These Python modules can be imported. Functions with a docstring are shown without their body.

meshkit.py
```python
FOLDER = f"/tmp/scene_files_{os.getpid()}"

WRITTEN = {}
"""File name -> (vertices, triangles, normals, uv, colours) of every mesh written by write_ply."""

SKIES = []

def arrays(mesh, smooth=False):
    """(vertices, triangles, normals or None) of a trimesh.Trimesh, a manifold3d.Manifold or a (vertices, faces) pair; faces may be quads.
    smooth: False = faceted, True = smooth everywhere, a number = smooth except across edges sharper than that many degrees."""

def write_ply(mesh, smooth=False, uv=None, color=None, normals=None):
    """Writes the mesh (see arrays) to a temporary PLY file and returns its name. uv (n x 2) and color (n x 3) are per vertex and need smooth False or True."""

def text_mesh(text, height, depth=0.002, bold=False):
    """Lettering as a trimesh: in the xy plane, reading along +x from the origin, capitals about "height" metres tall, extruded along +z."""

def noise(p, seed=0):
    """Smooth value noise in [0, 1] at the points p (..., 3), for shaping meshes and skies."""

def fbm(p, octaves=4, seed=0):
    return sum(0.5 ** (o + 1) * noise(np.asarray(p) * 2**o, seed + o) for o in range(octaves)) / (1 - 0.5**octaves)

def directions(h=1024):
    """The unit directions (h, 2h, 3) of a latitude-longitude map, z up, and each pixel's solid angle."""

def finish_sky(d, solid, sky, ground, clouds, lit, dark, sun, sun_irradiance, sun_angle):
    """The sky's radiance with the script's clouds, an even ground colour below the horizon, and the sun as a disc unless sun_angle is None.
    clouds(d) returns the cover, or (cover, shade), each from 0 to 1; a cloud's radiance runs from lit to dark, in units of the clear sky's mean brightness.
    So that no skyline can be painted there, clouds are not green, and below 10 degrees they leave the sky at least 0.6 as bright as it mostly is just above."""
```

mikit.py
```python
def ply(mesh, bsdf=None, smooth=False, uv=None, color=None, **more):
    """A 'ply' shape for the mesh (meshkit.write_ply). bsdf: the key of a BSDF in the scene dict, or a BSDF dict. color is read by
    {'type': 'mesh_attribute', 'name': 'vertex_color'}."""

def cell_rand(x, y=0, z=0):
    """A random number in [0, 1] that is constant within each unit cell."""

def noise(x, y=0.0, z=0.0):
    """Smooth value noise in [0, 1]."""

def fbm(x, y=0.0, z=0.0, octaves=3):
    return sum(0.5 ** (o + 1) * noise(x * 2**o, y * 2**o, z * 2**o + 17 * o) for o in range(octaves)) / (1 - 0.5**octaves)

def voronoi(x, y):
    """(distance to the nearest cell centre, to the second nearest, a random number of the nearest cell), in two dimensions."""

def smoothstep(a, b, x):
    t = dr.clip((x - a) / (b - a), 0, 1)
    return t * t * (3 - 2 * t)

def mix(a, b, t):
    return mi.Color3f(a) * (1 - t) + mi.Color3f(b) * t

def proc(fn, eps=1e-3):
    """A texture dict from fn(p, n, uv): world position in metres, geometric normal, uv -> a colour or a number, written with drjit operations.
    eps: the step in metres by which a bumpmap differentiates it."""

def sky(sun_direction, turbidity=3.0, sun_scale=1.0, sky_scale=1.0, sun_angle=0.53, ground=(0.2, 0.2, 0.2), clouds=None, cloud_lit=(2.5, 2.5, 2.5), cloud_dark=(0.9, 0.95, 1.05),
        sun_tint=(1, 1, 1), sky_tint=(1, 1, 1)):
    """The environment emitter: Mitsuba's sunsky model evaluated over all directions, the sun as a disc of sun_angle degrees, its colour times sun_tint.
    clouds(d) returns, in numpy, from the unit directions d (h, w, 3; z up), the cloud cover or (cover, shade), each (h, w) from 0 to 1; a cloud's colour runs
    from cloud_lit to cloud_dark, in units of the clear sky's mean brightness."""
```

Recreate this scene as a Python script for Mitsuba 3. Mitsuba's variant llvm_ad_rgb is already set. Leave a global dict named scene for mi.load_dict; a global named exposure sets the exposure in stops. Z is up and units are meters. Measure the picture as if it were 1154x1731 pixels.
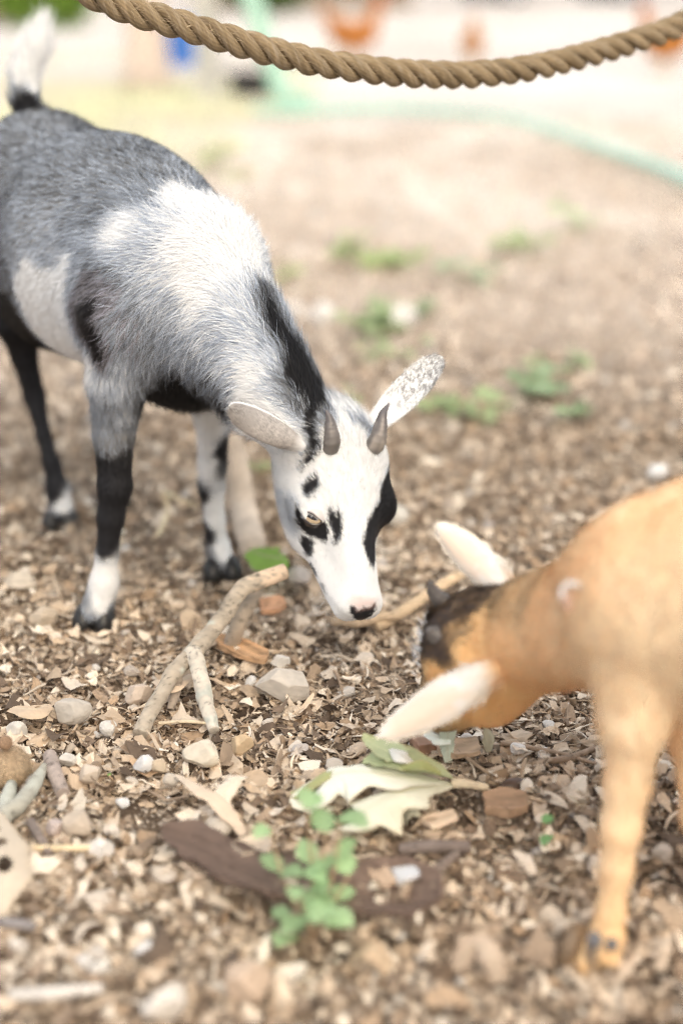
import math
import numpy as np, trimesh, mitsuba as mi, drjit as dr
import mikit, meshkit
from mikit import ply, proc, noise, fbm, smoothstep, mix, cell_rand, voronoi

T = mi.ScalarTransform4f
scene, labels = {'type': 'scene'}, {}

# ------------------------------------------------------------------ camera, sky, exposure
EYE, PITCH, FPX = np.array([0, 0, 0.55]), math.radians(20.8), 2404.0
FW = np.array([0, math.cos(PITCH), -math.sin(PITCH)])
UP = np.array([0, math.sin(PITCH), math.cos(PITCH)])
FOCUS, APERTURE = 1.100, 0.0122
scene['camera'] = {
    'type': 'thinlens', 'fov': math.degrees(2 * math.atan(577 / FPX)), 'fov_axis': 'x',
    'to_world': T().look_at(origin=EYE.tolist(), target=(EYE + FW).tolist(), up=[0, 0, 1]),
    'aperture_radius': APERTURE, 'focus_distance': FOCUS, 'near_clip': 0.02, 'far_clip': 400.0}
scene['sky_light'] = mikit.sky([0.25, -0.70, 0.67], turbidity=3, sun_scale=0.26, sun_angle=42, sun_tint=(.97, .99, 1.01), sky_scale=0.9,
                               clouds=lambda d: 1.0, cloud_lit=(1.44, 1.5, 1.58), cloud_dark=(1.2, 1.22, 1.25), ground=(0.35, 0.31, 0.27))
exposure = 3.12

# ------------------------------------------------------------------ layout helpers (metres; a place is found from a photo point and a distance)
def ray(u, v):
    return FW + (u - 577.0) / FPX * np.array([1.0, 0, 0]) - (v - 865.5) / FPX * UP

def at(u, v, y):
    """the point at distance y (metres along the ground) seen at photo point u, v"""
    r = ray(u, v)
    return EYE + r * (y / r[1])

def on(u, v, z=0.0):
    """the point at height z seen at photo point u, v"""
    r = ray(u, v)
    return EYE + r * ((z - EYE[2]) / r[2])

def depth(p):
    return float((np.asarray(p) - EYE) @ FW)

def J(u, v, y, r):
    p = at(u, v, y)
    return p, r * depth(p) / FPX

def unit(a):
    a = np.asarray(a, float)
    return a / (np.linalg.norm(a, axis=-1, keepdims=True) + 1e-12)

COUNT = {}
def key_for(name, parent=None):
    full = name if parent is None else parent + '__' + name
    n = COUNT.get(full, 0)
    COUNT[full] = n + 1
    return full if n == 0 else f'{full}_{n:03d}'

def tag(key, label=None, category=None, group=None, kind=None):
    d = labels.setdefault(key, {})
    for k, x in (('label', label), ('category', category), ('group', group), ('kind', kind)):
        if x:
            d[k] = x
    return key

def obj(name, mesh, bsdf, parent=None, smooth=False, uv=None, color=None, label=None, category=None, group=None, kind=None):
    key = key_for(name, parent)
    if isinstance(color, tuple):
        color = np.tile(np.array(color, float), (len(mesh.vertices if hasattr(mesh, 'vertices') else mesh[0]), 1))
    scene[key] = ply(mesh, 'mat_' + bsdf, smooth, uv, color)
    if label or category or group or kind:
        tag(key, label, category, group, kind)
    return key

def raw(name, v, f, normals, color, bsdf, parent=None):
    key = key_for(name, parent)
    path = meshkit.write_ply((v, f), False, None, color, normals=normals)
    scene[key] = {'type': 'ply', 'filename': path, 'face_normals': False, 'bsdf': {'type': 'ref', 'id': 'mat_' + bsdf}}
    return key

def join(parts):
    """[(v, f), ...] -> one (v, f)"""
    vs, fs, k = [], [], 0
    for v, f in parts:
        vs.append(v); fs.append(np.asarray(f) + k); k += len(v)
    return np.vstack(vs), np.vstack(fs)

def quads(q):
    q = np.asarray(q)
    return np.vstack([q[:, [0, 1, 2]], q[:, [0, 2, 3]]])

def grid_faces(nu, nv, wrap=False):
    i, j = np.meshgrid(np.arange(nu - 1), np.arange(nv if wrap else nv - 1), indexing='ij')
    a = i * nv + j
    b = i * nv + (j + 1) % nv
    return quads(np.stack([a, b, b + nv, a + nv], -1).reshape(-1, 4))

def catmull(pts, n):
    p = np.asarray(pts, float)
    p = np.vstack([2 * p[0] - p[1], p, 2 * p[-1] - p[-2]])
    s = np.linspace(0, len(p) - 3 - 1e-9, n)
    i = s.astype(int)
    t = (s - i)[:, None]
    a, b, c, d = p[i], p[i + 1], p[i + 2], p[i + 3]
    return 0.5 * (2 * b + (c - a) * t + (2 * a - 5 * b + 4 * c - d) * t ** 2 + (3 * b - a - 3 * c + d) * t ** 3)

def frames(p):
    t = unit(np.gradient(p, axis=0))
    n = np.zeros_like(t)
    ref = np.array([0, 0, 1.0]) if abs(t[0, 2]) < 0.9 else np.array([1.0, 0, 0])
    n[0] = unit(np.cross(t[0], ref))
    for i in range(1, len(p)):
        v = n[i - 1] - t[i] * (n[i - 1] @ t[i])
        n[i] = unit(v)
    return t, n, np.cross(t, n)

def tube(pts, radii, n=24, sides=10, rough=0.0, freq=60.0, seed=0, caps=True):
    p = catmull(pts, n)
    r = np.interp(np.linspace(0, 1, n), np.linspace(0, 1, len(radii)), radii)
    t, a, b = frames(p)
    ang = np.arange(sides) * 2 * np.pi / sides
    ring = np.cos(ang)[None, :, None] * a[:, None] + np.sin(ang)[None, :, None] * b[:, None]
    rr = np.tile(r[:, None], (1, sides))
    if rough:
        q = p[:, None] + ring * r[:, None, None]
        rr = rr * (1 + rough * 2 * (meshkit.fbm(q * freq, 3, seed) - 0.5))
    v = (p[:, None] + ring * rr[..., None]).reshape(-1, 3)
    f = grid_faces(n, sides, True)
    if caps:
        k = len(v)
        v = np.vstack([v, p[:1], p[-1:]])
        j = np.arange(sides)
        f = np.vstack([f, np.stack([j * 0 + k, (j + 1) % sides, j], 1),
                       np.stack([j * 0 + k + 1, (n - 1) * sides + j, (n - 1) * sides + (j + 1) % sides], 1)])
    if trimesh.Trimesh(v, f, process=False).volume < 0:
        f = f[:, ::-1]
    return v, f

# ------------------------------------------------------------------ smooth bodies: blended limbs on a lattice, meshed by surface nets
class Body:
    def __init__(self, k=0.02):
        self.prims, self.k = [], k

    def cone(self, a, b, k=None, squash=None):
        self.prims.append(('cone', a[0], b[0], a[1], b[1], self.k if k is None else k, squash)); return self

    def chain(self, joints, k=None):
        for a, b in zip(joints, joints[1:]):
            self.cone(a, b, k)
        return self

    def ell(self, c, R, rad, k=None, cut=False):
        self.prims.append(('ell', np.asarray(c), np.asarray(R), np.asarray(rad), self.k if k is None else k, cut)); return self

    def one(self, pr, P):
        if pr[0] == 'cone':
            _, a, b, ra, rb, k, sq = pr
            ba = b - a
            pa = P - a
            t = np.clip(pa @ ba / (ba @ ba + 1e-12), 0, 1)
            q = pa - t[..., None] * ba
            if sq is not None:
                w, s = sq
                q = q + (q @ w)[..., None] * w * (s - 1)
            return np.linalg.norm(q, axis=-1) - (ra + (rb - ra) * t)
        _, c, R, rad, k, cut = pr
        q = (P - c) @ R.T
        k0 = np.linalg.norm(q / rad, axis=-1)
        k1 = np.linalg.norm(q / rad ** 2, axis=-1) + 1e-9
        return k0 * (k0 - 1) / k1

    def bounds(self, pr):
        if pr[0] == 'cone':
            r = max(pr[3], pr[4])
            return np.minimum(pr[1], pr[2]) - r, np.maximum(pr[1], pr[2]) + r, pr[5]
        r = pr[3].max()
        return pr[1] - r, pr[1] + r, pr[4]

    def mesh(self, h):
        bb = [self.bounds(p) for p in self.prims]
        lo = np.min([b[0] for b in bb], 0) - 3 * h - 0.01
        hi = np.max([b[1] for b in bb], 0) + 3 * h + 0.01
        n = np.ceil((hi - lo) / h).astype(int) + 1
        ax = [lo[i] + h * np.arange(n[i]) for i in range(3)]
        D = np.full(n, 1.0, np.float32)
        for pr, (b0, b1, k) in zip(self.prims, bb):
            m = k + 0.012
            i0 = np.maximum(np.floor((b0 - m - lo) / h).astype(int), 0)
            i1 = np.minimum(np.ceil((b1 + m - lo) / h).astype(int) + 1, n)
            sl = tuple(slice(a, b) for a, b in zip(i0, i1))
            P = np.stack(np.meshgrid(*[ax[i][sl[i]] for i in range(3)], indexing='ij'), -1)
            d = self.one(pr, P)
            old = D[sl]
            if pr[0] == 'ell' and pr[5]:
                d = -d
                D[sl] = np.maximum(old, d)
                continue
            hh = np.clip(0.5 + 0.5 * (d - old) / k, 0, 1)
            D[sl] = d * (1 - hh) + old * hh - k * hh * (1 - hh)
        return nets(D, lo, h)

def nets(D, lo, h):
    n = np.array(D.shape)
    S = D < 0
    c = S[:-1, :-1, :-1]
    same = np.ones_like(c)
    offs = [(i, j, k) for i in (0, 1) for j in (0, 1) for k in (0, 1)]
    def cor(A, o):
        return A[o[0]:n[0] - 1 + o[0], o[1]:n[1] - 1 + o[1], o[2]:n[2] - 1 + o[2]]
    for o in offs[1:]:
        same &= cor(S, o) == c
    idx = np.argwhere(~same)
    ids = np.full(same.shape, -1, np.int64)
    ids[tuple(idx.T)] = np.arange(len(idx))
    vals = np.stack([D[tuple((idx + o).T)] for o in offs], 1)
    acc, cnt = np.zeros((len(idx), 3)), np.zeros(len(idx))
    for a in range(8):
        for b in range(a + 1, 8):
            if sum(abs(x - y) for x, y in zip(offs[a], offs[b])) == 1:
                va, vb = vals[:, a], vals[:, b]
                m = (va < 0) != (vb < 0)
                t = np.where(m, va / np.where(m, va - vb, 1), 0)
                pt = np.array(offs[a]) + t[:, None] * (np.array(offs[b]) - np.array(offs[a]))
                acc += np.where(m[:, None], pt, 0); cnt += m
    v = lo + h * (idx + acc / cnt[:, None])
    F = []
    for d in range(3):
        e = np.eye(3, dtype=int)[d]
        s0 = S[tuple(slice(0, n[i] - e[i]) for i in range(3))]
        s1 = S[tuple(slice(e[i], n[i]) for i in range(3))]
        ed = np.argwhere(s0 != s1)
        flip = s0[tuple(ed.T)]
        o1, o2 = np.eye(3, dtype=int)[(d + 1) % 3], np.eye(3, dtype=int)[(d + 2) % 3]
        ok = np.all((ed - o1 - o2 >= 0) & (ed < n - 1), 1)
        ed, flip = ed[ok], flip[ok]
        q = np.stack([ids[tuple((ed - o1 - o2).T)], ids[tuple((ed - o2).T)], ids[tuple(ed.T)], ids[tuple((ed - o1).T)]], 1)
        F.append(np.where(flip[:, None], q, q[:, ::-1]))
    f = quads(np.vstack(F))
    return trimesh.Trimesh(v, f, process=False)

# ------------------------------------------------------------------ the black and white kid
def frame_from(axis, normal):
    """rows: X to the kid's right, Y down the face, Z out of the face"""
    y = unit(axis)
    z = unit(np.asarray(normal) - y * (np.asarray(normal) @ y))
    return np.stack([np.cross(y, z), y, z])

poll = at(592, 703, 1.092)
nose_dir = at(622, 1045, 1.025) - poll
RV = np.array([1.0, 0, 0])
yaw = math.radians(25)
back = -FW
HEAD = frame_from(nose_dir, back * math.cos(yaw) + RV * math.sin(yaw))
HEAD_SCALE = 0.001 * np.linalg.norm(nose_dir) / 0.165
def hd(x, y, z):
    """a place on the head: mm to the kid's right, down the face, out of the face"""
    return poll + HEAD_SCALE * (np.array([x, y, z], float) @ HEAD)

def kid_body():
    b = Body(0.022)
    # barrel
    b.ell(at(78, 338, 1.425), np.eye(3), [.072, .085, .078], .03)
    b.cone(J(78, 345, 1.42, 112), J(190, 420, 1.31, 165), .03)
    b.cone(J(190, 420, 1.31, 165), J(290, 512, 1.20, 160), .03)
    b.cone(J(112, 470, 1.37, 125), J(190, 480, 1.30, 130), .03)
    b.cone(J(290, 512, 1.20, 150), J(330, 600, 1.19, 80), .03)
    b.cone(J(85, 310, 1.415, 98), J(240, 385, 1.27, 112), .04)
    b.cone(J(250, 400, 1.24, 105), J(352, 404, 1.18, 56), .03)
    # neck
    b.chain([J(343, 472, 1.17, 92), J(396, 566, 1.135, 82), J(450, 650, 1.11, 70), J(512, 725, 1.095, 64)], .03)
    # near fore leg
    b.chain([J(225, 540, 1.16, 88), J(200, 640, 1.155, 52), J(192, 735, 1.16, 33), J(194, 822, 1.158, 28), J(187, 875, 1.16, 22),
             J(181, 935, 1.163, 18), J(176, 985, 1.163, 23), J(163, 1035, 1.160, 29)], .006)
    # far fore leg
    b.chain([J(345, 610, 1.22, 60), J(360, 715, 1.26, 29), J(359, 785, 1.275, 24), J(357, 822, 1.277, 22), J(362, 880, 1.28, 17),
             J(368, 925, 1.28, 19), J(374, 955, 1.275, 25)], .006)
    # near hind leg
    b.chain([J(50, 420, 1.42, 100), J(32, 540, 1.42, 42), J(40, 600, 1.43, 22), J(58, 668, 1.44, 18), J(74, 735, 1.425, 12), J(87, 784, 1.415, 14),
             J(97, 825, 1.41, 19), J(103, 865, 1.405, 22)], .006)
    # far hind leg
    b.chain([J(150, 450, 1.47, 90), J(165, 560, 1.48, 40), J(172, 610, 1.49, 22), J(176, 690, 1.50, 17), J(182, 760, 1.485, 13), J(186, 800, 1.48, 16), J(190, 830, 1.475, 18)], .006)
    # tail
    b.chain([J(62, 215, 1.46, 30), J(44, 178, 1.47, 17), J(42, 130, 1.475, 17), J(58, 90, 1.475, 14), J(70, 58, 1.475, 9)], .015)
    # head
    s = HEAD_SCALE
    E = lambda x, y, z, rx, ry, rz, k=.012: b.ell(hd(x, y, z), HEAD, np.array([rx, ry, rz]) * s, k)
    C = lambda p, q, ra, rb, k=.012: b.cone((hd(*p), ra * s), (hd(*q), rb * s), k)
    E(0, 36, -36, 41, 42, 36)
    E(0, 58, -27, 37, 44, 25)
    for sx in (-1, 1):
        E(32 * sx, 72, -28, 15, 18, 17, .010)
        E(20 * sx, 72, -58, 21, 38, 27, .014)
        C((15 * sx, 90, -48), (11 * sx, 140, -28), 19, 13)
        E(9.5 * sx, 153, -19, 12, 13, 13, .008)
    C((0, 68, -24), (0, 148, -13), 24, 13.5)
    C((0, 62, -72), (0, 142, -42), 23, 11, .014)
    E(0, 150, -40, 12, 14, 10, .008)
    C((0, 30, -55), (-6, 10, -75), 40, 42, .03)
    return b

# ------------------------------------------------------------------ the tan kid
POLL2 = at(756, 1018, .865)
AXIS2 = np.array([-.020, .064, -.122])
HEAD2 = frame_from(AXIS2, [-.95, .13, .28])
S2 = 0.001 * .138 / .165
def hd2(x, y, z):
    return POLL2 + S2 * (np.array([x, y, z], float) @ HEAD2)

def tan_body():
    b = Body(0.022)
    b.cone(J(1108, 1005, .745, 140), J(1232, 1003, .735, 194), .03)
    b.cone(J(1232, 1003, .735, 194), J(1480, 1010, .75, 240), .03)
    b.cone(J(1480, 1010, .75, 240), J(1640, 960, .76, 210), .03)
    b.chain([J(850, 1080, .875, 74), J(925, 1068, .83, 82), J(1005, 1050, .785, 92), J(1085, 1015, .75, 125)], .03)
    b.chain([J(1085, 1110, .722, 80), J(1068, 1225, .707, 45), J(1058, 1330, .703, 36), J(1049, 1400, .700, 33), J(1041, 1470, .698, 26),
             J(1032, 1540, .695, 23), J(1025, 1580, .692, 26), J(1005, 1608, .686, 20), J(988, 1632, .680, 16)], .006)
    b.cone(J(1026, 1590, .690, 22), J(1034, 1622, .683, 12), .006)
    b.chain([J(1195, 1090, .745, 70), J(1180, 1250, .738, 46), J(1192, 1380, .735, 40), J(1212, 1440, .735, 38), J(1240, 1520, .735, 28), J(1262, 1580, .735, 30)], .006)
    b.cone(J(1098, 1060, .728, 92), J(1072, 1190, .724, 58), .02)
    for y, dx in ((.70, 0), (.80, .03)):
        p = at(1600, 1010, .76)
        x = p[0] + dx
        b.chain([(np.array([x, y, p[2] - .04]), .055), (np.array([x + .02, y, .16]), .026), (np.array([x + .05, y, .10]), .013), (np.array([x + .03, y, .03]), .012)], .012)
    s = S2
    E = lambda x, y, z, rx, ry, rz, k=.012: b.ell(hd2(x, y, z), HEAD2, np.array([rx, ry, rz]) * s, k)
    C = lambda p, q, ra, rb, k=.012: b.cone((hd2(*p), ra * s), (hd2(*q), rb * s), k)
    E(0, 36, -36, 41, 42, 36)
    E(0, 58, -27, 37, 44, 25)
    E(0, 48, -14, 33, 38, 24)
    for sx in (-1, 1):
        E(32 * sx, 72, -28, 15, 18, 17, .010)
        E(20 * sx, 72, -58, 21, 38, 27, .014)
        C((15 * sx, 90, -48), (11 * sx, 140, -28), 19, 13)
    C((0, 68, -24), (0, 148, -13), 24, 13.5)
    C((0, 62, -72), (0, 142, -42), 23, 11, .014)
    C((0, 30, -55), (6, 8, -95), 36, 32, .03)
    return b

# ------------------------------------------------------------------ hair: short ribbons that grow out of a skin mesh
def idw(P, pts, vals, power=2.5, soft=.006):
    out = np.zeros((len(P),) + vals.shape[1:])
    for i in range(0, len(P), 20000):
        d2 = ((P[i:i + 20000, None] - pts[None]) ** 2).sum(-1)
        w = 1 / (d2 + soft ** 2) ** power
        w /= w.sum(1, keepdims=True)
        out[i:i + 20000] = w @ vals
    return out

def wobble(P, freq, amp, seed=0):
    return P + amp * 2 * np.stack([meshkit.fbm(P * freq + 31.7 * k, 3, seed + k) - 0.5 for k in range(3)], -1)

def seeds(mesh, n, rng, weight=None):
    a = mesh.area_faces.copy()
    if weight is not None:
        a *= weight(mesh.triangles_center)
    c = np.cumsum(a); c /= c[-1]
    f = np.searchsorted(c, rng.random(n))
    b = rng.random((n, 2))
    s = b.sum(1) > 1
    b[s] = 1 - b[s]
    w = np.stack([1 - b.sum(1), b[:, 0], b[:, 1]], 1)
    tri = mesh.faces[f]
    P = np.einsum('nk,nkd->nd', w, mesh.vertices[tri])
    N = unit(np.einsum('nk,nkd->nd', w, mesh.vertex_normals[tri]))
    return P, N

def hair(P, N, flow, length, width, color, rng, lift=.35, curl=.25, segs=2, tip=None):
    """ribbons: (v, f, normals, colours)"""
    n = len(P)
    t = unit(flow - N * (flow * N).sum(1, keepdims=True))
    side = unit(np.cross(N, t))
    t = unit(t + side * rng.normal(0, curl, n)[:, None])
    side = unit(np.cross(N, t))
    L = length * rng.uniform(.65, 1.25, n)
    up = np.clip(lift * rng.uniform(.5, 1.5, n), .05, 2)
    V, NN, CC = [], [], []
    roll = rng.normal(0, .35, n)[:, None]
    for k in range(segs + 1):
        s = k / segs
        c = P - N * .0006 + t * (L * s)[:, None] + N * (L * up * (s - .55 * s * s))[:, None] + side * (L * .12 * np.sin(3 * s + roll[:, 0] * 9) * s)[:, None]
        w = (width * (1 - .8 * s ** 1.5))[:, None] if np.ndim(width) else width * (1 - .8 * s ** 1.5)
        nn = unit(N + t * (.25 * s) + side * roll)
        col = color if tip is None else color * (1 - s) + tip * s
        if k < segs:
            V += [c - side * w / 2, c + side * w / 2]; NN += [nn, nn]; CC += [col, col]
        else:
            V += [c]; NN += [nn]; CC += [col]
    m = 2 * segs + 1
    V, NN, CC = (np.stack(x, 1).reshape(-1, 3) for x in (V, NN, CC))
    F = []
    for k in range(segs - 1):
        a = 2 * k
        F += [[a, a + 2, a + 1], [a + 1, a + 2, a + 3]]
    F += [[2 * segs - 2, 2 * segs, 2 * segs - 1]]
    F = (np.array(F)[None] + (np.arange(n) * m)[:, None, None]).reshape(-1, 3)
    return V, F, NN, CC

def hair_join(parts):
    vs, fs, ns, cs, k = [], [], [], [], 0
    for v, f, n, c in parts:
        vs.append(v); fs.append(f + k); ns.append(n); cs.append(c); k += len(v)
    return np.vstack(vs), np.vstack(fs), np.vstack(ns), np.vstack(cs)

def poly_distance(q, poly):
    """signed distance of 2-d points to a polygon, inside negative"""
    poly = np.asarray(poly, float)
    a, b = poly, np.roll(poly, -1, 0)
    d = np.full(len(q), 1e9)
    inside = np.zeros(len(q), bool)
    for p0, p1 in zip(a, b):
        e = p1 - p0
        w = q - p0
        t = np.clip(w @ e / (e @ e + 1e-12), 0, 1)
        d = np.minimum(d, np.linalg.norm(w - t[:, None] * e, axis=1))
        c = ((p0[1] > q[:, 1]) != (p1[1] > q[:, 1])) & (q[:, 0] < e[0] * (q[:, 1] - p0[1]) / (e[1] + 1e-12) + p0[0])
        inside ^= c
    return np.where(inside, -d, d)

scene['mat_skin'] = {'type': 'twosided', 'b': {'type': 'principled', 'base_color': {'type': 'mesh_attribute', 'name': 'vertex_color'}, 'roughness': .7, 'specular': .3}}
scene['mat_hair'] = {'type': 'twosided', 'b': {'type': 'principled', 'base_color': {'type': 'mesh_attribute', 'name': 'vertex_color'}, 'roughness': .6, 'specular': .15}}
scene['mat_wet'] = {'type': 'twosided', 'b': {'type': 'principled', 'base_color': {'type': 'mesh_attribute', 'name': 'vertex_color'}, 'roughness': .22, 'specular': .5}}
scene['mat_horn'] = {'type': 'twosided', 'b': {'type': 'principled', 'base_color': {'type': 'mesh_attribute', 'name': 'vertex_color'}, 'roughness': .42, 'specular': .5}}

def ear_mesh(base, tip, widthdir, W, cup=.25, thick=.003, droop=None, nu=26, nv=13, root=.62, tipw=1.0):
    """a leaf-shaped, cupped ear with two faces; returns trimesh and, per vertex, (s, t, face)"""
    base, tip = np.asarray(base), np.asarray(tip)
    ax = tip - base
    L = np.linalg.norm(ax)
    ax = ax / L
    wd = unit(widthdir - ax * (widthdir @ ax))
    nn = np.cross(ax, wd)
    s, t = np.meshgrid(np.linspace(0, 1, nu), np.linspace(-1, 1, nv), indexing='ij')
    prof = np.interp(s, [0, .12, .3, .5, .7, .85, .94, .98, 1], [root, root + .1, .92, 1, .95, .77, .53, .3, .04])
    prof = np.where(s > .5, prof * (1 - (1 - tipw) * np.clip((s - .5) * 2.5, 0, 1)), prof)
    hw = W * prof
    curlk = 1 + 1.6 * np.exp(-s * 6)
    off = cup * W * (t ** 2) * curlk * np.minimum(1, prof * 1.2)
    c = base + ax * (L * s)[..., None] + wd * (hw * t * (1 - .12 * (t * t) * curlk))[..., None] + nn * off[..., None]
    if droop is not None:
        c = c + np.asarray(droop) * (s ** 2)[..., None]
    th = thick * (1 - .55 * t ** 2) * np.clip(1.15 - s * .5, .3, 1)
    top, bot = c + nn * th[..., None] / 2, c - nn * th[..., None] / 2
    V = np.vstack([top.reshape(-1, 3), bot.reshape(-1, 3)])
    g = grid_faces(nu, nv)
    k = nu * nv
    ring = [i * nv for i in range(nu)] + [(nu - 1) * nv + j for j in range(1, nv)] + [i * nv + nv - 1 for i in range(nu - 2, -1, -1)] + [j for j in range(nv - 2, 0, -1)]
    r = np.array(ring); r2 = np.roll(r, -1)
    rim = quads(np.stack([r, r2, r2 + k, r + k], 1))
    m = trimesh.Trimesh(V, np.vstack([g, g[:, ::-1] + k, rim]), process=False)
    m.fix_normals()
    st = np.tile(np.stack([s.ravel(), t.ravel()], 1), (2, 1))
    return m, st, np.r_[np.ones(k), -np.ones(k)]

def spike(pts, radii, ring=.06, seed=0, n=40, sides=16):
    v, f = tube(pts, radii, n, sides, 0)
    i = np.repeat(np.arange(n), sides)
    p = catmull(pts, n)
    ctr = p[i]
    k = 1 + ring * np.sin(i * 1.9 + 1.2 * np.sin(i * .37)) * np.linspace(1, .2, n)[i] + .10 * (meshkit.fbm(v[:n * sides] * 400, 2, seed) - .5)
    v[:n * sides] = ctr + (v[:n * sides] - ctr) * k[:, None]
    return v, f

def claws(foot, heading, L=.030, W=.011, H=.020, gap=.0085):
    """the two black claws of one hoof standing on the ground"""
    h = unit(np.array([heading[0], heading[1], 0]))
    s = np.array([-h[1], h[0], 0])
    out = []
    for sd in (-1, 1):
        m = trimesh.creation.icosphere(3)
        v = m.vertices.copy()
        v[:, 2] = np.where(v[:, 2] < -.25, -.25 + (v[:, 2] + .25) * .03, v[:, 2])
        v[:, 0] += .18 * (1 - v[:, 2])
        z = (v[:, 2] + .28) * H * .82
        p = foot + np.outer(v[:, 0] * L / 2, h) + np.outer(v[:, 1] * W + sd * gap * (1 + .1 * v[:, 0]), s)
        p[:, 2] = z + .001
        out.append((p, m.faces))
    return join(out)

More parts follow.
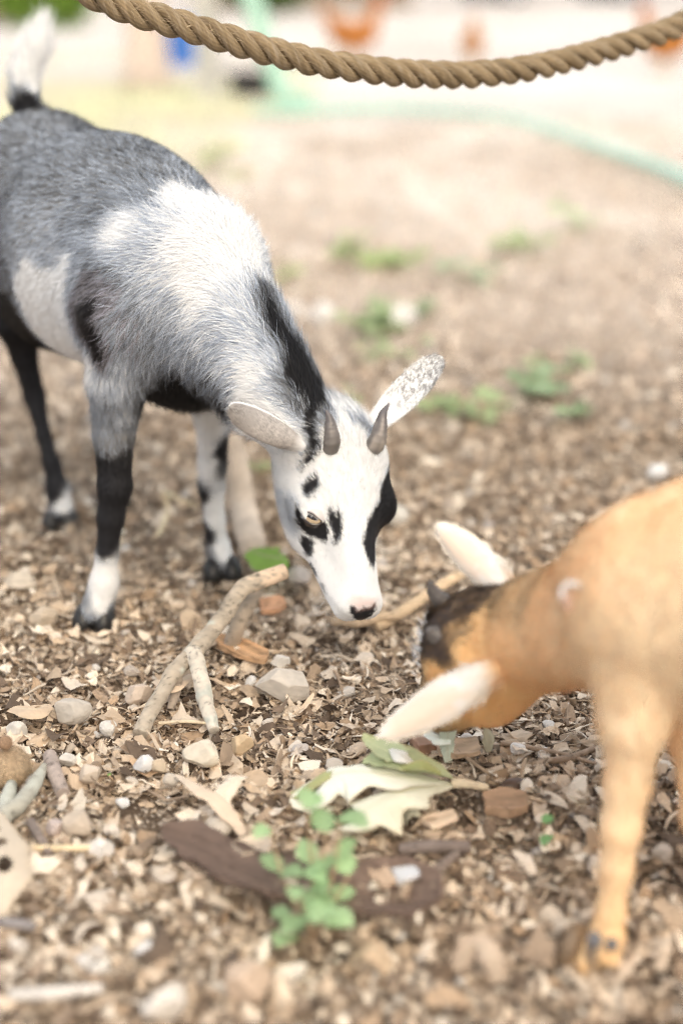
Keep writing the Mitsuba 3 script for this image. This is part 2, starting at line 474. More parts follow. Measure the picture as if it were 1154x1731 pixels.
# where the coat is black (1) or white (0): places on the body, metres
COAT = [
    (-0.290,1.390,0.415,0.75), (-0.240,1.392,0.404,0.75), (-0.177,1.253,0.399,0.75), (-0.147,1.210,0.387,0.70), (-0.293,1.311,0.376,0.70), (-0.244,1.251,0.384,0.68), (-0.198,1.216,0.384,0.65),
    (-0.159,1.186,0.378,0.60), (-0.269,1.237,0.346,0.60), (-0.227,1.198,0.347,0.60), (-0.290,1.250,0.318,0.60), (-0.244,1.207,0.331,0.45), (-0.176,1.156,0.354,0.12), (-0.202,1.170,0.347,0.50),
    (-0.200,1.194,0.367,0.60), (-0.130,1.191,0.381,0.05), (-0.109,1.169,0.376,0.02), (-0.089,1.150,0.358,0.02), (-0.075,1.140,0.333,0.03), (-0.131,1.149,0.365,0.15), (-0.145,1.139,0.352,0.20),
    (-0.111,1.130,0.345,0.05), (-0.088,1.118,0.323,0.08), (-0.130,1.120,0.328,0.15), (-0.154,1.131,0.340,0.30), (-0.158,1.120,0.318,0.38), (-0.135,1.111,0.301,0.35), (-0.106,1.104,0.308,0.12),
    (-0.078,1.103,0.308,0.20), (-0.067,1.120,0.316,0.15), (-0.178,1.128,0.321,0.62), (-0.168,1.116,0.300,0.55), (-0.184,1.117,0.281,0.50), (-0.155,1.115,0.281,0.55), (-0.130,1.106,0.274,0.45),
    (-0.105,1.092,0.282,0.25), (-0.181,1.124,0.250,0.45), (-0.164,1.130,0.238,0.60), (-0.139,1.130,0.238,0.88), (-0.121,1.140,0.223,0.97), (-0.151,1.143,0.221,0.93), (-0.101,1.087,0.250,0.80),
    (-0.094,1.083,0.235,0.90), (-0.166,1.120,0.260,0.50), (-0.111,1.094,0.257,0.65), (-0.089,1.083,0.270,0.30), (-0.088,1.078,0.252,0.50), (-0.278,1.235,0.300,0.00), (-0.251,1.207,0.305,0.00),
    (-0.230,1.180,0.316,0.00), (-0.268,1.231,0.274,0.00), (-0.240,1.191,0.278,0.00), (-0.238,1.202,0.258,0.00), (-0.264,1.248,0.243,0.02), (-0.233,1.221,0.237,0.05), (-0.277,1.237,0.284,0.00),
    (-0.209,1.137,0.250,0.10), (-0.204,1.140,0.314,0.80), (-0.204,1.130,0.297,0.92), (-0.199,1.125,0.279,0.95), (-0.198,1.127,0.263,0.90), (-0.216,1.159,0.319,0.50), (-0.304,1.276,0.291,0.75),
    (-0.308,1.299,0.259,0.88), (-0.307,1.322,0.231,0.97), (-0.298,1.267,0.330,0.60), (-0.321,1.418,0.165,1.00), (-0.318,1.425,0.137,0.95), (-0.310,1.414,0.096,1.00), (-0.301,1.402,0.061,1.00),
    (-0.292,1.395,0.031,0.00), (-0.296,1.390,0.012,1.00), (-0.302,1.394,0.040,1.00), (-0.187,1.126,0.234,0.40), (-0.185,1.133,0.207,0.50), (-0.199,1.139,0.195,0.55), (-0.178,1.142,0.194,0.60),
    (-0.193,1.140,0.173,0.68), (-0.183,1.145,0.164,0.88), (-0.200,1.143,0.156,0.92), (-0.193,1.140,0.136,1.00), (-0.200,1.145,0.107,1.00), (-0.205,1.151,0.078,1.00), (-0.207,1.150,0.066,0.00),
    (-0.212,1.149,0.047,0.00), (-0.216,1.147,0.028,0.00), (-0.228,1.152,0.028,0.60), (-0.216,1.144,0.011,0.90), (-0.205,1.151,0.011,0.90), (-0.116,1.232,0.165,0.02), (-0.127,1.251,0.137,0.02),
    (-0.111,1.257,0.129,1.00), (-0.113,1.260,0.113,0.85), (-0.125,1.258,0.111,0.02), (-0.131,1.263,0.082,1.00), (-0.132,1.270,0.046,1.00), (-0.121,1.264,0.079,0.00), (-0.117,1.268,0.054,0.00),
    (-0.117,1.267,0.033,0.00), (-0.106,1.268,0.020,0.00), (-0.128,1.266,0.021,0.80), (-0.115,1.261,0.012,0.80), (-0.058,1.105,0.298,0.72), (-0.045,1.093,0.277,0.85), (-0.033,1.083,0.258,0.97),
    (-0.024,1.080,0.242,1.00), (-0.016,1.077,0.228,1.00), (-0.037,1.077,0.252,0.90), (-0.051,1.086,0.274,0.42), (-0.065,1.091,0.287,0.30), (-0.047,1.071,0.247,0.30), (-0.035,1.069,0.231,0.80),
    (-0.024,1.067,0.217,0.97), (-0.072,1.076,0.262,0.10), (-0.063,1.070,0.250,0.10), (-0.055,1.067,0.231,0.05), (-0.043,1.066,0.221,0.10), (-0.073,1.085,0.279,0.20), (-0.080,1.073,0.244,0.08),
    (-0.060,1.078,0.196,0.02), (-0.059,1.069,0.216,0.00), (-0.309,1.452,0.423,0.95), (-0.295,1.418,0.421,0.90), (-0.311,1.464,0.442,0.10), (-0.311,1.465,0.453,0.00), (-0.302,1.465,0.472,0.00),
    (-0.296,1.470,0.489,0.05),
]
# the marks of the face, mm across and down it
FACE = [
    ('eye', 1, [(-49.7, 73.1), (-45.4, 84.0), (-40.1, 84.0), (-30.0, 84.4), (-27.4, 92.9), (-28.5, 99.1), (-35.0, 95.7), (-42.4, 91.6), (-47.9, 84.8)]),
    ('brow', 1, [(-44.4, 56.7), (-38.6, 51.0), (-29.1, 47.1), (-29.5, 57.1), (-33.4, 63.0), (-39.8, 65.8), (-43.3, 61.1)]),
    ('streak', 1, [(-24.1, 77.7), (-19.6, 75.7), (-18.7, 82.0), (-14.4, 76.2), (-13.4, 87.8), (-15.2, 97.2), (-19.1, 103.2), (-23.5, 103.3), (-20.3, 94.4), (-24.0, 87.8)]),
    ('cheekspot', 1, [(-48.2, 94.7), (-37.9, 100.4), (-40.8, 110.9), (-45.4, 111.7), (-48.6, 103.1)]),
    ('cheek', 0.5, [(-62.2, 60.7), (-50.3, 69.2), (-48.1, 86.3), (-53.1, 93.4), (-62.5, 82.8)]),
    ('stripe', 1, [(28.5, 50.9), (30.1, 61.9), (33.9, 72.9), (24.1, 85.9), (15.7, 98.0), (10.7, 116.1), (7.8, 126.3), (4.4, 115.3), (1.2, 107.8), (3.5, 97.5), (6.3, 87.6), (13.6, 77.6), (20.7, 71.9), (27.0, 63.0)]),
    ('earbase', 1, [(-33.7, -0.4), (-22.1, -4.1), (-23.6, 18.7), (-25.8, 26.5), (-31.6, 32.1), (-39.9, 38.9), (-45.2, 43.1), (-41.3, 34.1), (-32.7, 24.1)]),
    ('hornback', 0.75, [(4.5, 5.2), (13.2, 7.0), (19.2, 16.9), (16.7, 21.3), (8.6, 13.5)]),
    ('lip', 1, [(-48.0, 116.7), (-43.1, 119.6), (-38.4, 128.1), (-40.3, 122.2), (-43.4, 117.7)]),
    ('lip2', 0.6, [(-36.3, 133.1), (-33.2, 137.1), (-31.8, 143.4), (-34.6, 140.9)]),
    ('lip3', 0.35, [(-30.1, 145.8), (-25.9, 153.1), (-17.7, 164.9), (-7.8, 166.5), (-10.5, 164.5), (-21.7, 155.6)]),
    ('pink', -1, [(-14.0, 149.4), (-8.9, 146.0), (8.6, 149.9), (6.7, 154.5), (-2.6, 156.3), (-8.4, 156.7), (-11.3, 151.6)]),
    ('nose', 1, [(-14.6, 156.6), (-10.9, 152.6), (-9.0, 157.6), (-2.7, 157.2), (6.7, 154.5), (5.8, 159.8), (-0.9, 165.7), (-7.9, 168.1), (-13.2, 162.2)]),
]

HV = np.array([-0.423, -0.0649, -0.9038])
E1, E2 = np.array([-0.90569471, 0., 0.42393053]), np.array([-0.02752653, 0.99788971, -0.05880829])
coat_p = np.array([c[:3] for c in COAT]); coat_k = np.array([c[3] for c in COAT])[:, None]
# the far side, by mirror in the body's mid plane
mid_n = unit(np.array([.80, .60, 0]))
mid_0 = np.array([-.17, 1.24, 0])
side_d = (coat_p - mid_0) @ mid_n
keep = (side_d < -.02) & (coat_p[:, 2] > .16)
mir = coat_p[keep] - 2 * np.outer(side_d[keep], mid_n)
coat_p = np.vstack([coat_p, mir, [at(330, 440, 1.13), at(390, 480, 1.12), at(300, 420, 1.14), at(360, 500, 1.105), at(420, 520, 1.10), at(240, 385, 1.17), at(330, 480, 1.12), at(449, 514, 1.122), at(459, 538, 1.112), at(471, 562, 1.104), at(485, 588, 1.096), at(500, 615, 1.089), at(430, 575, 1.09), at(450, 612, 1.082)], [[-.21, 1.47, .10], [-.22, 1.48, .20], [-.21, 1.46, .05], hd(0, 0, -8), hd(-16, 3, -9), hd(0, -12, -18), hd(-20, -8, -28), hd(23, -4, -12), hd(27, -14, -24), hd(20, -22, -20), hd(31, 2, -20), hd(52, 5, -30)]])
coat_k = np.vstack([coat_k, coat_k[keep], [[.0], [.05], [.05], [.08], [.12], [.12], [.10], [.88], [.94], [.97], [1.0], [1.0], [.25], [.22]], np.array([[1, 1, 1, 0, .1, .15, .05, 1, 1, 1, 1, .02]]).T])

def head_local(P):
    return ((P - poll) @ HEAD.T) / HEAD_SCALE

def on_head(q):
    """1 on the head, 0 on the neck and body"""
    return np.clip((q[:, 1] + .25 * q[:, 2] - 2) / 10, 0, 1) * (np.abs(q[:, 0]) < 90) * (q[:, 2] > -120)

def darkness(P):
    """how black the coat is at a place, and how pink"""
    k = idw(wobble(P, 45, .010), coat_p, coat_k)[:, 0]
    k = np.clip((k - .5) * 1.25 + .5, 0, 1)
    k = k * k * (3 - 2 * k) * .5 + k * .5
    f = unit(np.array([-.42, .52, -.62])); g = unit(np.cross(f, [1.0, .8, 0])); w3 = np.cross(f, g)
    streak = meshkit.fbm(np.stack([P @ f * 45, P @ g * 260, P @ w3 * 260], -1), 3, 5) - .5
    k = np.clip(k + (.55 * streak + .25 * (meshkit.fbm(P * 60, 3, 15) - .5)) * 4 * k * (1 - k), 0, 1)
    q = head_local(P)
    h = on_head(q)
    k = k * (1 - h) + .015 * h
    pink = np.zeros(len(P))
    near = np.where((q[:, 1] > -30) & (np.abs(q[:, 0]) < 90) & (q[:, 2] > -110))[0]
    qq = wobble(q[near] / 100, 22, .022, 9) * 100
    qq = qq + 2.0 * np.stack([meshkit.noise(q[near] * .9 + 5) - .5, meshkit.noise(q[near] * .9 + 50) - .5, 0 * q[near, 0]], -1)
    ab = np.stack([qq @ E1, qq @ E2], 1)
    for name, v, poly in FACE:
        soft = dict(cheek=9, pink=5, lip3=4, hornback=5, earbase=3.5, nose=1.0, stripe=1.5).get(name, 1.3)
        grow = 2.0 if name == 'eye' else .5
        w = 1 - np.clip((poly_distance(ab, poly) - grow + soft * .5) / soft, 0, 1)
        deep = q[near, 2] > (-30 if name == 'stripe' else -48 if name == 'earbase' else -20 if name == 'hornback' else -75)
        w = w * deep
        if v < 0:
            pink[near] = np.maximum(pink[near], w)
        else:
            k[near] = np.maximum(k[near], w * v)
    # the kid's left eye stripe goes on round the side of the head
    ql = wobble(q / 100, 20, .02, 3) * 100
    w = np.clip(1.4 - np.sqrt(((ql[:, 1] - 72) / 23) ** 2 + ((ql[:, 2] + 24) / 15) ** 2), 0, .4) / .4 * (q[:, 0] < -22)
    k = np.maximum(k, np.clip(w * 3, 0, 1))
    return k, pink

BLACK, WHITE, PINK = np.array([.012, .012, .0145]), np.array([.84, .845, .85]), np.array([.74, .47, .42])

def coat_color(P, rng, k, pink, spread=1.0):
    r = rng.random(len(P))
    z = np.clip((k - r) * 1.6 / spread * .5 + .5, 0, 1)
    mixk = np.where(k > .97, 1, np.where(k < .03, 0, .80 * z + .20 * k))
    c = WHITE * (1 - mixk[:, None]) + BLACK * mixk[:, None]
    grey = (4 * mixk * (1 - mixk))[:, None]
    c = c * (1 - grey * np.array([.24, .15, .0]))
    c = c * (1 - pink[:, None] * .45) + PINK * pink[:, None] * .45
    return np.clip(c * rng.uniform(.88, 1.06, len(P))[:, None], .012, .9)

# flow and length of the coat: (place, direction, mm)
bk = unit(np.array([-.62, .78, -.05]))
FLOW = [
    (at(80, 260, 1.42), bk + [0, 0, -.1], 12), (at(60, 420, 1.35), bk + [0, 0, -.6], 11), (at(180, 300, 1.3), bk + [0, 0, -.15], 13), (at(180, 480, 1.22), bk + [0, 0, -.5], 12),
    (at(320, 350, 1.17), bk + [0, 0, -.2], 15), (at(400, 420, 1.12), bk + [-.2, 0, -.2], 15), (at(300, 460, 1.12), bk + [0, 0, -.8], 15), (at(230, 560, 1.12), bk + [0, 0, -1.0], 14), (at(330, 580, 1.11), bk * .6 + [0, 0, -1.0], 15),
    (at(310, 680, 1.13), np.array([-.2, 0, -1]), 17), (at(390, 640, 1.09), np.array([-.3, 0, -1]), 14), (at(450, 500, 1.11), np.array([-.5, .5, .55]), 16), (at(500, 600, 1.09), np.array([-.45, .4, .8]), 16), (at(540, 680, 1.08), np.array([-.35, .3, .9]), 13),
    (at(430, 600, 1.08), np.array([-.8, .3, .15]), 13), (at(460, 680, 1.07), np.array([-.8, .3, .2]), 11), (at(100, 560, 1.23), bk + [0, 0, -.8], 10),
    (at(195, 660, 1.13), np.array([-.1, .1, -1]), 11), (at(190, 740, 1.14), np.array([0, .1, -1]), 9), (at(192, 820, 1.14), np.array([0, 0, -1]), 5), (at(185, 900, 1.15), np.array([0, 0, -1]), 4.5), (at(170, 990, 1.15), np.array([-.1, -.1, -1]), 7), (at(165, 1030, 1.15), np.array([-.1, -.2, -1]), 8),
    (at(360, 720, 1.25), np.array([0, 0, -1]), 6), (at(360, 830, 1.27), np.array([0, 0, -1]), 4.5), (at(372, 930, 1.27), np.array([.1, -.1, -1]), 6),
    (at(30, 550, 1.4), np.array([0, .1, -1]), 8), (at(60, 680, 1.43), np.array([0, 0, -1]), 5), (at(95, 830, 1.4), np.array([0, 0, -1]), 5), (at(180, 700, 1.49), np.array([0, 0, -1]), 5), (at(187, 830, 1.47), np.array([0, 0, -1]), 5),
    (at(46, 165, 1.465), np.array([-.1, .1, 1]), 20), (at(50, 110, 1.47), np.array([-.05, 0, 1]), 26), (at(68, 70, 1.475), np.array([.25, 0, 1]), 28)]
flow_p = np.array([f[0] for f in FLOW]); flow_v = np.array([np.r_[unit(f[1]), f[2] * .001] for f in FLOW])

def coat_flow(P, N):
    fl = idw(P, flow_p, flow_v, 2.0, .02)
    d, L = fl[:, :3], fl[:, 3]
    q = head_local(P)
    h = on_head(q)[:, None]
    x, y, z = q.T
    up = np.stack([.45 * np.sign(x) * np.clip(np.abs(x) / 30, 0, 1), -np.ones(len(q)) * np.clip((y - 10) / 25, -.4, 1), -.5 * np.clip(-(z + 20) / 30, 0, 1)], 1)
    d = d * (1 - h) + (up @ HEAD) * h
    LH = np.interp(y, [0, 25, 60, 100, 140, 165], [10, 9, 7, 5.2, 3.4, 1.6]) * .001
    LH = np.where((z < -60), LH * 1.5, LH)
    L = L * (1 - h[:, 0]) + LH * h[:, 0]
    return d, L

def build_kid():
    rng = np.random.default_rng(11)
    K = key_for('goat_kid')
    tag(K, 'black, grey and white goat kid with small horns, head lowered to sniff', 'goat', 'goat kids')
    m = kid_body().mesh(.0024)
    k, pink = darkness(m.vertices)
    c = WHITE * (1 - k[:, None]) + BLACK * 1.4 * k[:, None]
    c = c * (1 - .5 * pink[:, None]) + PINK * .5 * pink[:, None]
    obj('body', m, 'skin', K, True, color=c * .92)
    # coat
    def weight(c):
        q = head_local(c)
        y = c[:, 1]
        w = np.where(y < 1.2, 1.25, np.where(y < 1.32, .8, .55))
        return np.where((q[:, 1] > 0) & (q[:, 2] > -110) & (np.abs(q[:, 0]) < 80), 3.6, w)
    P, N = seeds(m, 215000, rng, weight)
    q = head_local(P)
    keep = np.ones(len(P), bool)
    for sx in (-1, 1):                                              # no hair on the eyes and the bare nose
        keep &= ((q - [EYE_AT[0] * sx * -1 if sx < 0 else EYE_AT[0], EYE_AT[1], EYE_AT[2]]) ** 2).sum(1) > 10.6 ** 2
    ab = np.stack([q @ E1, q @ E2], 1)
    keep &= ~((poly_distance(ab, FACE[-1][2]) < .5) & (q[:, 2] > -45) & (q[:, 1] > 100))
    keep &= P[:, 2] > .004
    P, N, q = P[keep], N[keep], q[keep]
    k, pink = darkness(P)
    k = np.where((P[:, 2] > .438) & (P[:, 1] > 1.42), .01, k)
    d, L = coat_flow(P, N)
    L = L * np.where((P[:, 2] > .12) & (on_head(q) < .1), 1, 1)
    col = coat_color(P, rng, k, pink)
    h = on_head(q)
    col = col * np.where(h > .5, rng.choice([.55, .8, 1.0, 1.03], len(P), p=[.12, .2, .4, .28]), 1)[:, None]
    wid = np.where(h > .5, .00042, np.where(P[:, 1] < 1.2, .00068, np.where(P[:, 1] < 1.32, .0009, .0012)))
    lift = np.where(h > .5, .30, .30) * np.ones(len(P))
    tail = (P[:, 2] > .425) & (P[:, 1] > 1.42)
    lift = np.where(tail, .55, lift)
    rear = (P[:, 1] > 1.3)
    flank = (np.linalg.norm(P - np.array([-.203, 1.133, .28]), axis=1) < .05)[:, None] & (k > .6)[:, None]
    col = np.where(flank, col * [1.15, 1.0, .98], col)
    tipc = np.clip(col + np.where((k > .3) & (k < .97), .10, .0)[:, None], 0, .88)
    parts = [hair(P, N, d, L, wid, col, rng, lift, .22, 2, tipc)]
    # the ruff on neck and withers: a sparse longer top coat
    sel = np.where((h < .1) & (P[:, 1] < 1.22) & (P[:, 2] > .19))[0]
    sel = rng.choice(sel, min(len(sel), 16000), replace=False)
    parts.append(hair(P[sel], N[sel], d[sel], L[sel] * 1.35, .00048, col[sel], rng, .5, .35, 3))
    # whiskers and lashes
    for a, b, n, ln in (((24, 145, -28), (8, 10, 8), 26, 16), ((-24, 145, -28), (8, 10, 8), 26, 16), ((0, 158, -48), (12, 6, 6), 20, 13)):
        o = rng.normal(0, 1, (n, 3)) * np.array(b) * .6 + a
        pw = poll + HEAD_SCALE * (o @ HEAD)
        nw = unit((np.stack([np.sign(o[:, 0] + 1e-6) * .9, np.full(n, .35), np.full(n, -.15)], 1) + rng.normal(0, .2, (n, 3))) @ HEAD)
        parts.append(hair(pw, nw, rng.normal(0, 1, (n, 3)), np.full(n, ln * .001 * .5), .00028, np.full((n, 3), .8), rng, 2.0, .2, 3))
    v, f, nn, cc = hair_join(parts)
    raw('coat', v, f, nn, np.clip(cc, .01, .9), 'hair', K)
    # eyes
    gaze = unit(np.array([.66, .16, .74]))
    for sx in (1, -1):
        sink = np.array([0, 0, 0.0]) if sx > 0 else np.array([1.5, 0, -5.0])
        mirror = np.array([sx, 1, 1])
        ctr = np.array(EYE_AT) * mirror + sink
        g = gaze * mirror
                # almond axes: "along" runs from the inner to the outer corner, "over" towards the brow
        along = unit(hd_vec_axis(sx, g))
        over = np.cross(g, along)
        if over @ np.array([0, -1, .2]) < 0:
            over = -over
        ball = trimesh.creation.icosphere(5)
        bv = ball.vertices
        gx, ax_, ov = bv @ g, bv @ along, bv @ over
        iris = gx > .42
        pupil = (np.abs(ov - .02) < .15 - .10 * (ax_ / .6) ** 2) & (np.abs(ax_) < .56) & (gx > .5)
        rad = np.sqrt(ax_ ** 2 + ov ** 2)
        streaks = .82 + .36 * meshkit.noise(np.stack([np.arctan2(ov, ax_) * 9, rad * 4, 0 * rad], 1))
        col = np.where(iris[:, None], np.array([.52, .41, .28]) * streaks[:, None], np.array([.10, .07, .05]))
        col = np.where((iris & (rad > .84))[:, None], col * .45, col)
        col = np.where(pupil[:, None], np.array([.006, .006, .012]), col)
        eb = trimesh.Trimesh(poll + HEAD_SCALE * ((ctr + bv * 10.0) @ HEAD), ball.faces, process=False)
        e = obj('eye', eb, 'wet', K, True, color=col)
        # the two lids: one shell with an almond opening
        nphi, nth = 64, 14
        phi = np.linspace(0, 2 * np.pi, nphi, endpoint=False)
        cx, sy = np.cos(phi), np.sin(phi)
        th0 = 1 / np.sqrt((cx / .92) ** 2 + (sy / np.where(sy > 0, .19, .46)) ** 2)
        V, C = [], []
        for i in range(nth + 2):
            s = i / (nth + 1)
            th = th0 * (1 - s) + 1.45 * s
            r = 10.0 + np.interp(s, [0, .04, .12, .3, 1], [.05, .9, 1.35, 1.1, .2])
            th = th + (0.0 if i else -.0)
            d = np.cos(th)[:, None] * g + np.sin(th)[:, None] * (cx[:, None] * along + sy[:, None] * over)
            V.append(ctr + d * r[:, None] if np.ndim(r) else ctr + d * r)
            skin = np.array([.030, .022, .020]) * (1 - (sy > 0)[:, None] * min(1, max(0, (s - .08) * 8))) + np.array([.60, .56, .55]) * (sy > 0)[:, None] * min(1, max(0, (s - .08) * 8))
            C.append(skin)
        V = np.vstack(V)
        lid = trimesh.Trimesh(poll + HEAD_SCALE * (V @ HEAD), grid_faces(nth + 2, nphi, True), process=False)
        lv = lid.vertex_normals
        if (lv[nphi * 4] @ ((V[nphi * 4] - ctr) @ HEAD)) < 0:
            lid.invert()
        obj('eyelid', lid, 'wet', e, True, color=np.vstack(C))
        # hair on the lids, white lashes above
        lP, lN = seeds(lid, 1500, rng)
        ql = head_local(lP) - ctr
        upper = ql @ over > 0
        kk, _ = darkness(lP)
        lc = coat_color(lP, rng, np.clip(np.where(upper, kk * .6 + .15, np.maximum(kk, .9)), 0, 1), 0 * kk)
        far = (ql @ g) < 8.6
        fl = (np.where(upper, 1, -1)[:, None] * over + .4 * along) @ HEAD
        hh = [hair(lP[far], lN[far], fl[far], np.full(far.sum(), .0022), .0003, lc[far], rng, .2, .3, 2)]
        la = rng.uniform(-.75, .6, 60)
        dd = np.sqrt(np.clip(1 - (la / .95) ** 2, .05, 1)) * .22
        base = ctr + 11.2 * unit(np.cos(.5) * g + la[:, None] * along * .75 + dd[:, None] * over)
        bn = unit(np.tile(g * .7 - over * .75, (60, 1)) + rng.normal(0, .15, (60, 3)))
        hh.append(hair(poll + HEAD_SCALE * (base @ HEAD), bn @ HEAD, np.tile(over @ HEAD, (60, 1)) * -1, np.full(60, .0030), .00028, np.full((60, 3), .75), rng, 1.2, .3, 2))
        v, f, nn, cc = hair_join(hh)
        raw('eyelash', v, f, nn, np.clip(cc, .01, .9), 'hair', e)
    # the bare nose with its two nostrils
    nb = Body(.003)
    s = HEAD_SCALE
    nb.ell(hd(0, 159.5, -15), HEAD, np.array([9.5, 7, 7.5]) * s)
    for sx in (-1, 1):
        nb.ell(hd(9 * sx, 157, -13), HEAD, np.array([6.5, 6, 6]) * s)
        nb.ell(hd(10.5 * sx, 161.0, -7.0), HEAD, np.array([3.8, 3.0, 5]) * s, .002, True)
    nm = nb.mesh(.0007)
    nq = head_local(nm.vertices)
    hole = np.min([np.linalg.norm((nq - [10 * sx, 161, -8]) / [4.5, 4, 5], axis=1) for sx in (-1, 1)], 0)
    pk = np.clip((152.5 + .35 * np.abs(nq[:, 0]) - nq[:, 1] - 2.5 * (meshkit.noise(nq * .5) - .5)) / 3, 0, 1) * (hole > 1)
    nc = np.array([.030, .022, .024]) * (1 - pk[:, None]) + PINK * pk[:, None]
    obj('nose', nm, 'wet', K, True, color=nc, label='black nose with a pink upper edge')
    # horns
    for sx in (1, -1):
        pts = [(20 * sx, 27, -10), (20.5 * sx, 22, 3), (22.5 * sx, 10, 8), (23.6 * sx, 3, 10), (26 * sx, -4, 10)]
        if sx < 0:
            pts[-2:] = [(-25, 0, 10), (-32, -8, 8)]
        v, f = spike([hd(*p) for p in pts], [.0077, .0074, .0056, .0032, .0009], .07, 3 + sx)
        n_ = np.arange(len(v)); an = (n_ % 16) * 2 * np.pi / 16; t = meshkit.fbm(np.stack([np.cos(an) * 3.2, np.sin(an) * 3.2, (n_ // 16) * .10 + sx], 1), 3, 8)
        q = head_local(v)
        u = np.clip((24 - q[:, 1]) / 34, 0, 1)
        c = np.array([.165, .15, .14])[None] * (1 - u[:, None]) + np.array([.10, .09, .10])[None] * u[:, None]
        c = c * (.45 + 1.2 * t[:, None]) + np.clip((t - .56) * 6, 0, 1)[:, None] * np.array([.13, .11, .09])
        obj('horn', trimesh.Trimesh(v, f, process=False), 'horn', K, True, color=np.clip(c, .02, .7))
    # ears
    def ear(base, tip, wd, W, cup, shade, name='ear', droop=None):
        em, st, fc = ear_mesh(base, tip, wd, W, cup, .0034, droop, 60, 31)
        if np.cross(unit(np.asarray(tip) - base), wd) @ FW > 0:
            fc = -fc
        kk = shade(em.vertices, st, fc, rng)
        e = obj(name, em, 'skin', K, True, color=kk)
        P, N = seeds(em, 5200, rng)
        tree = __import__('scipy.spatial', fromlist=['cKDTree']).cKDTree(em.vertices)
        i = tree.query(P)[1]
        col = shade(P, st[i], fc[i], rng)
        rim = np.abs(st[i, 1]) > .86
        L = np.where(rim, .0042, .0016) * np.where(st[i, 0] < .2, 2.0, 1)
        fl = np.tile(unit(np.asarray(tip) - base), (len(P), 1)) + rng.normal(0, .3, (len(P), 3))
        v, f, nn, cc = hair(P, N, fl, L, .00038, np.clip(col * rng.uniform(.85, 1.1, (len(P), 1)), .01, .9), rng, .25, .3, 2)
        raw('ear_fringe', v, f, nn, cc, 'hair', e)
        return e
    def shade_right(P, st, fc, rng):
        s, t = st.T
        mott = .7 * meshkit.fbm(P * 420, 3, 4) + .3 * rng.random(len(P))
        g = np.array([.40, .37, .35]) * (.45 + 1.05 * mott[:, None])
        dk = np.clip((s - .60) / .4, 0, 1) * np.clip((mott - .40) * 6, 0, 1)
        g = g * (1 - .75 * dk[:, None])
        white = np.clip((t * 1.0 - .72) * 6, 0, 1)
        white = np.maximum(white, np.clip((.16 - s) * 8, 0, 1))
        white = np.where(fc > 0, white, .25)
        return g * (1 - white[:, None]) + WHITE * white[:, None] * .97
    def shade_left(P, st, fc, rng):
        s, t = st.T
        mott = .55 * meshkit.fbm(P * 700, 2, 6) + .45 * rng.random(len(P))
        k = np.clip((mott - .60 + .26 * np.clip(s - .25, 0, 1)) * 4.5 + .25, 0, .8) * np.clip((s - .2) * 4, 0, 1)
        k = np.maximum(k, np.clip((-t - .62) * 5, 0, 1) * np.clip((s - .62) * 6, 0, 1) * np.clip((mott - .3) * 5, 0, 1))
        return WHITE * (1 - k[:, None]) + np.array([.06, .055, .06]) * k[:, None]
    ear(at(517, 752, 1.066), at(386, 688, 1.032), at(455, 690, 1.05) - at(430, 760, 1.03), .0138, .30, shade_right)
    ear(at(630, 726, 1.125), at(748, 603, 1.135), at(660, 640, 1.125) - at(705, 680, 1.11), .0160, .26, shade_left)
    # hooves
    for (u, v_, y), hdg in (((160, 1062, 1.160), (-.1, -1)), ((376, 975, 1.272), (.1, -1)), ((106, 885, 1.405), (.1, -1)), ((192, 855, 1.47), (.1, -1))):
        p = on(u, v_); p[1] = y; p[2] = 0
        p[0] = on(u, v_)[0] * 1.0
        cv, cf = claws(p, hdg)
        cc = np.clip(np.array([.012, .0115, .012]) * (.7 + .8 * meshkit.fbm(cv * 200, 2)[:, None]), .01, .1)
        obj('hoof', (cv, cf), 'horn', K, True, color=cc)
    return K

EYE_AT = (30.7, 78.4, -19.7)
def hd_vec_axis(sx, g):
    """the eye's long axis: from the inner corner, down and towards the nose, to the outer corner"""
    a = np.array([.80 * sx, -.50, -.30])
    return a - g * (a @ g)

TAN = [(0.069,0.890,0.145,1.00), (0.077,0.891,0.151,1.00), (0.089,0.874,0.163,0.90), (0.061,0.889,0.134,1.00), (0.068,0.864,0.148,1.00), (0.084,0.860,0.159,0.80), (0.097,0.843,0.170,0.60), (0.055,0.868,0.126,1.00),
       (0.062,0.854,0.127,0.90), (0.072,0.851,0.141,0.60), (0.086,0.843,0.153,0.10), (0.102,0.820,0.177,0.30), (0.112,0.811,0.189,0.35), (0.061,0.858,0.107,0.10), (0.079,0.840,0.133,0.00), (0.098,0.809,0.149,0.00),
       (0.113,0.766,0.190,0.00), (0.122,0.761,0.215,0.08), (0.137,0.733,0.242,0.00), (0.107,0.836,0.101,0.06), (0.097,0.848,0.085,0.12), (0.120,0.798,0.129,0.00), (0.129,0.726,0.182,0.00), (0.144,0.739,0.250,0.00)]
tan_p, tan_k = np.array([c[:3] for c in TAN]), np.array([c[3] for c in TAN])[:, None]
PALE = [(at(1080, 950, .70), .75), (at(1110, 1060, .69), 1), (at(1050, 1060, .72), .85), (at(1060, 1250, .70), 1), (at(1035, 1200, .71), .9), (at(1105, 1230, .72), .25), (at(1085, 1330, .72), .2), (at(1040, 1340, .70), .8), (at(1050, 1450, .70), .6), (at(1030, 1550, .70), .35),
        (at(990, 1620, .69), .2), (at(930, 1085, .79), .6), (at(1000, 1090, .74), .85), (at(780, 1120, .85), .15), (at(830, 1190, .84), .05), (at(900, 1170, .80), .2), (at(930, 1000, .79), .1), (at(1010, 930, .75), .2), (at(1110, 850, .73), .3),
        (at(1150, 1000, .66), .95), (at(1180, 1250, .71), .9), (at(760, 1060, .86), .1), (at(1300, 900, .68), .5), (at(1300, 1150, .66), .9)]
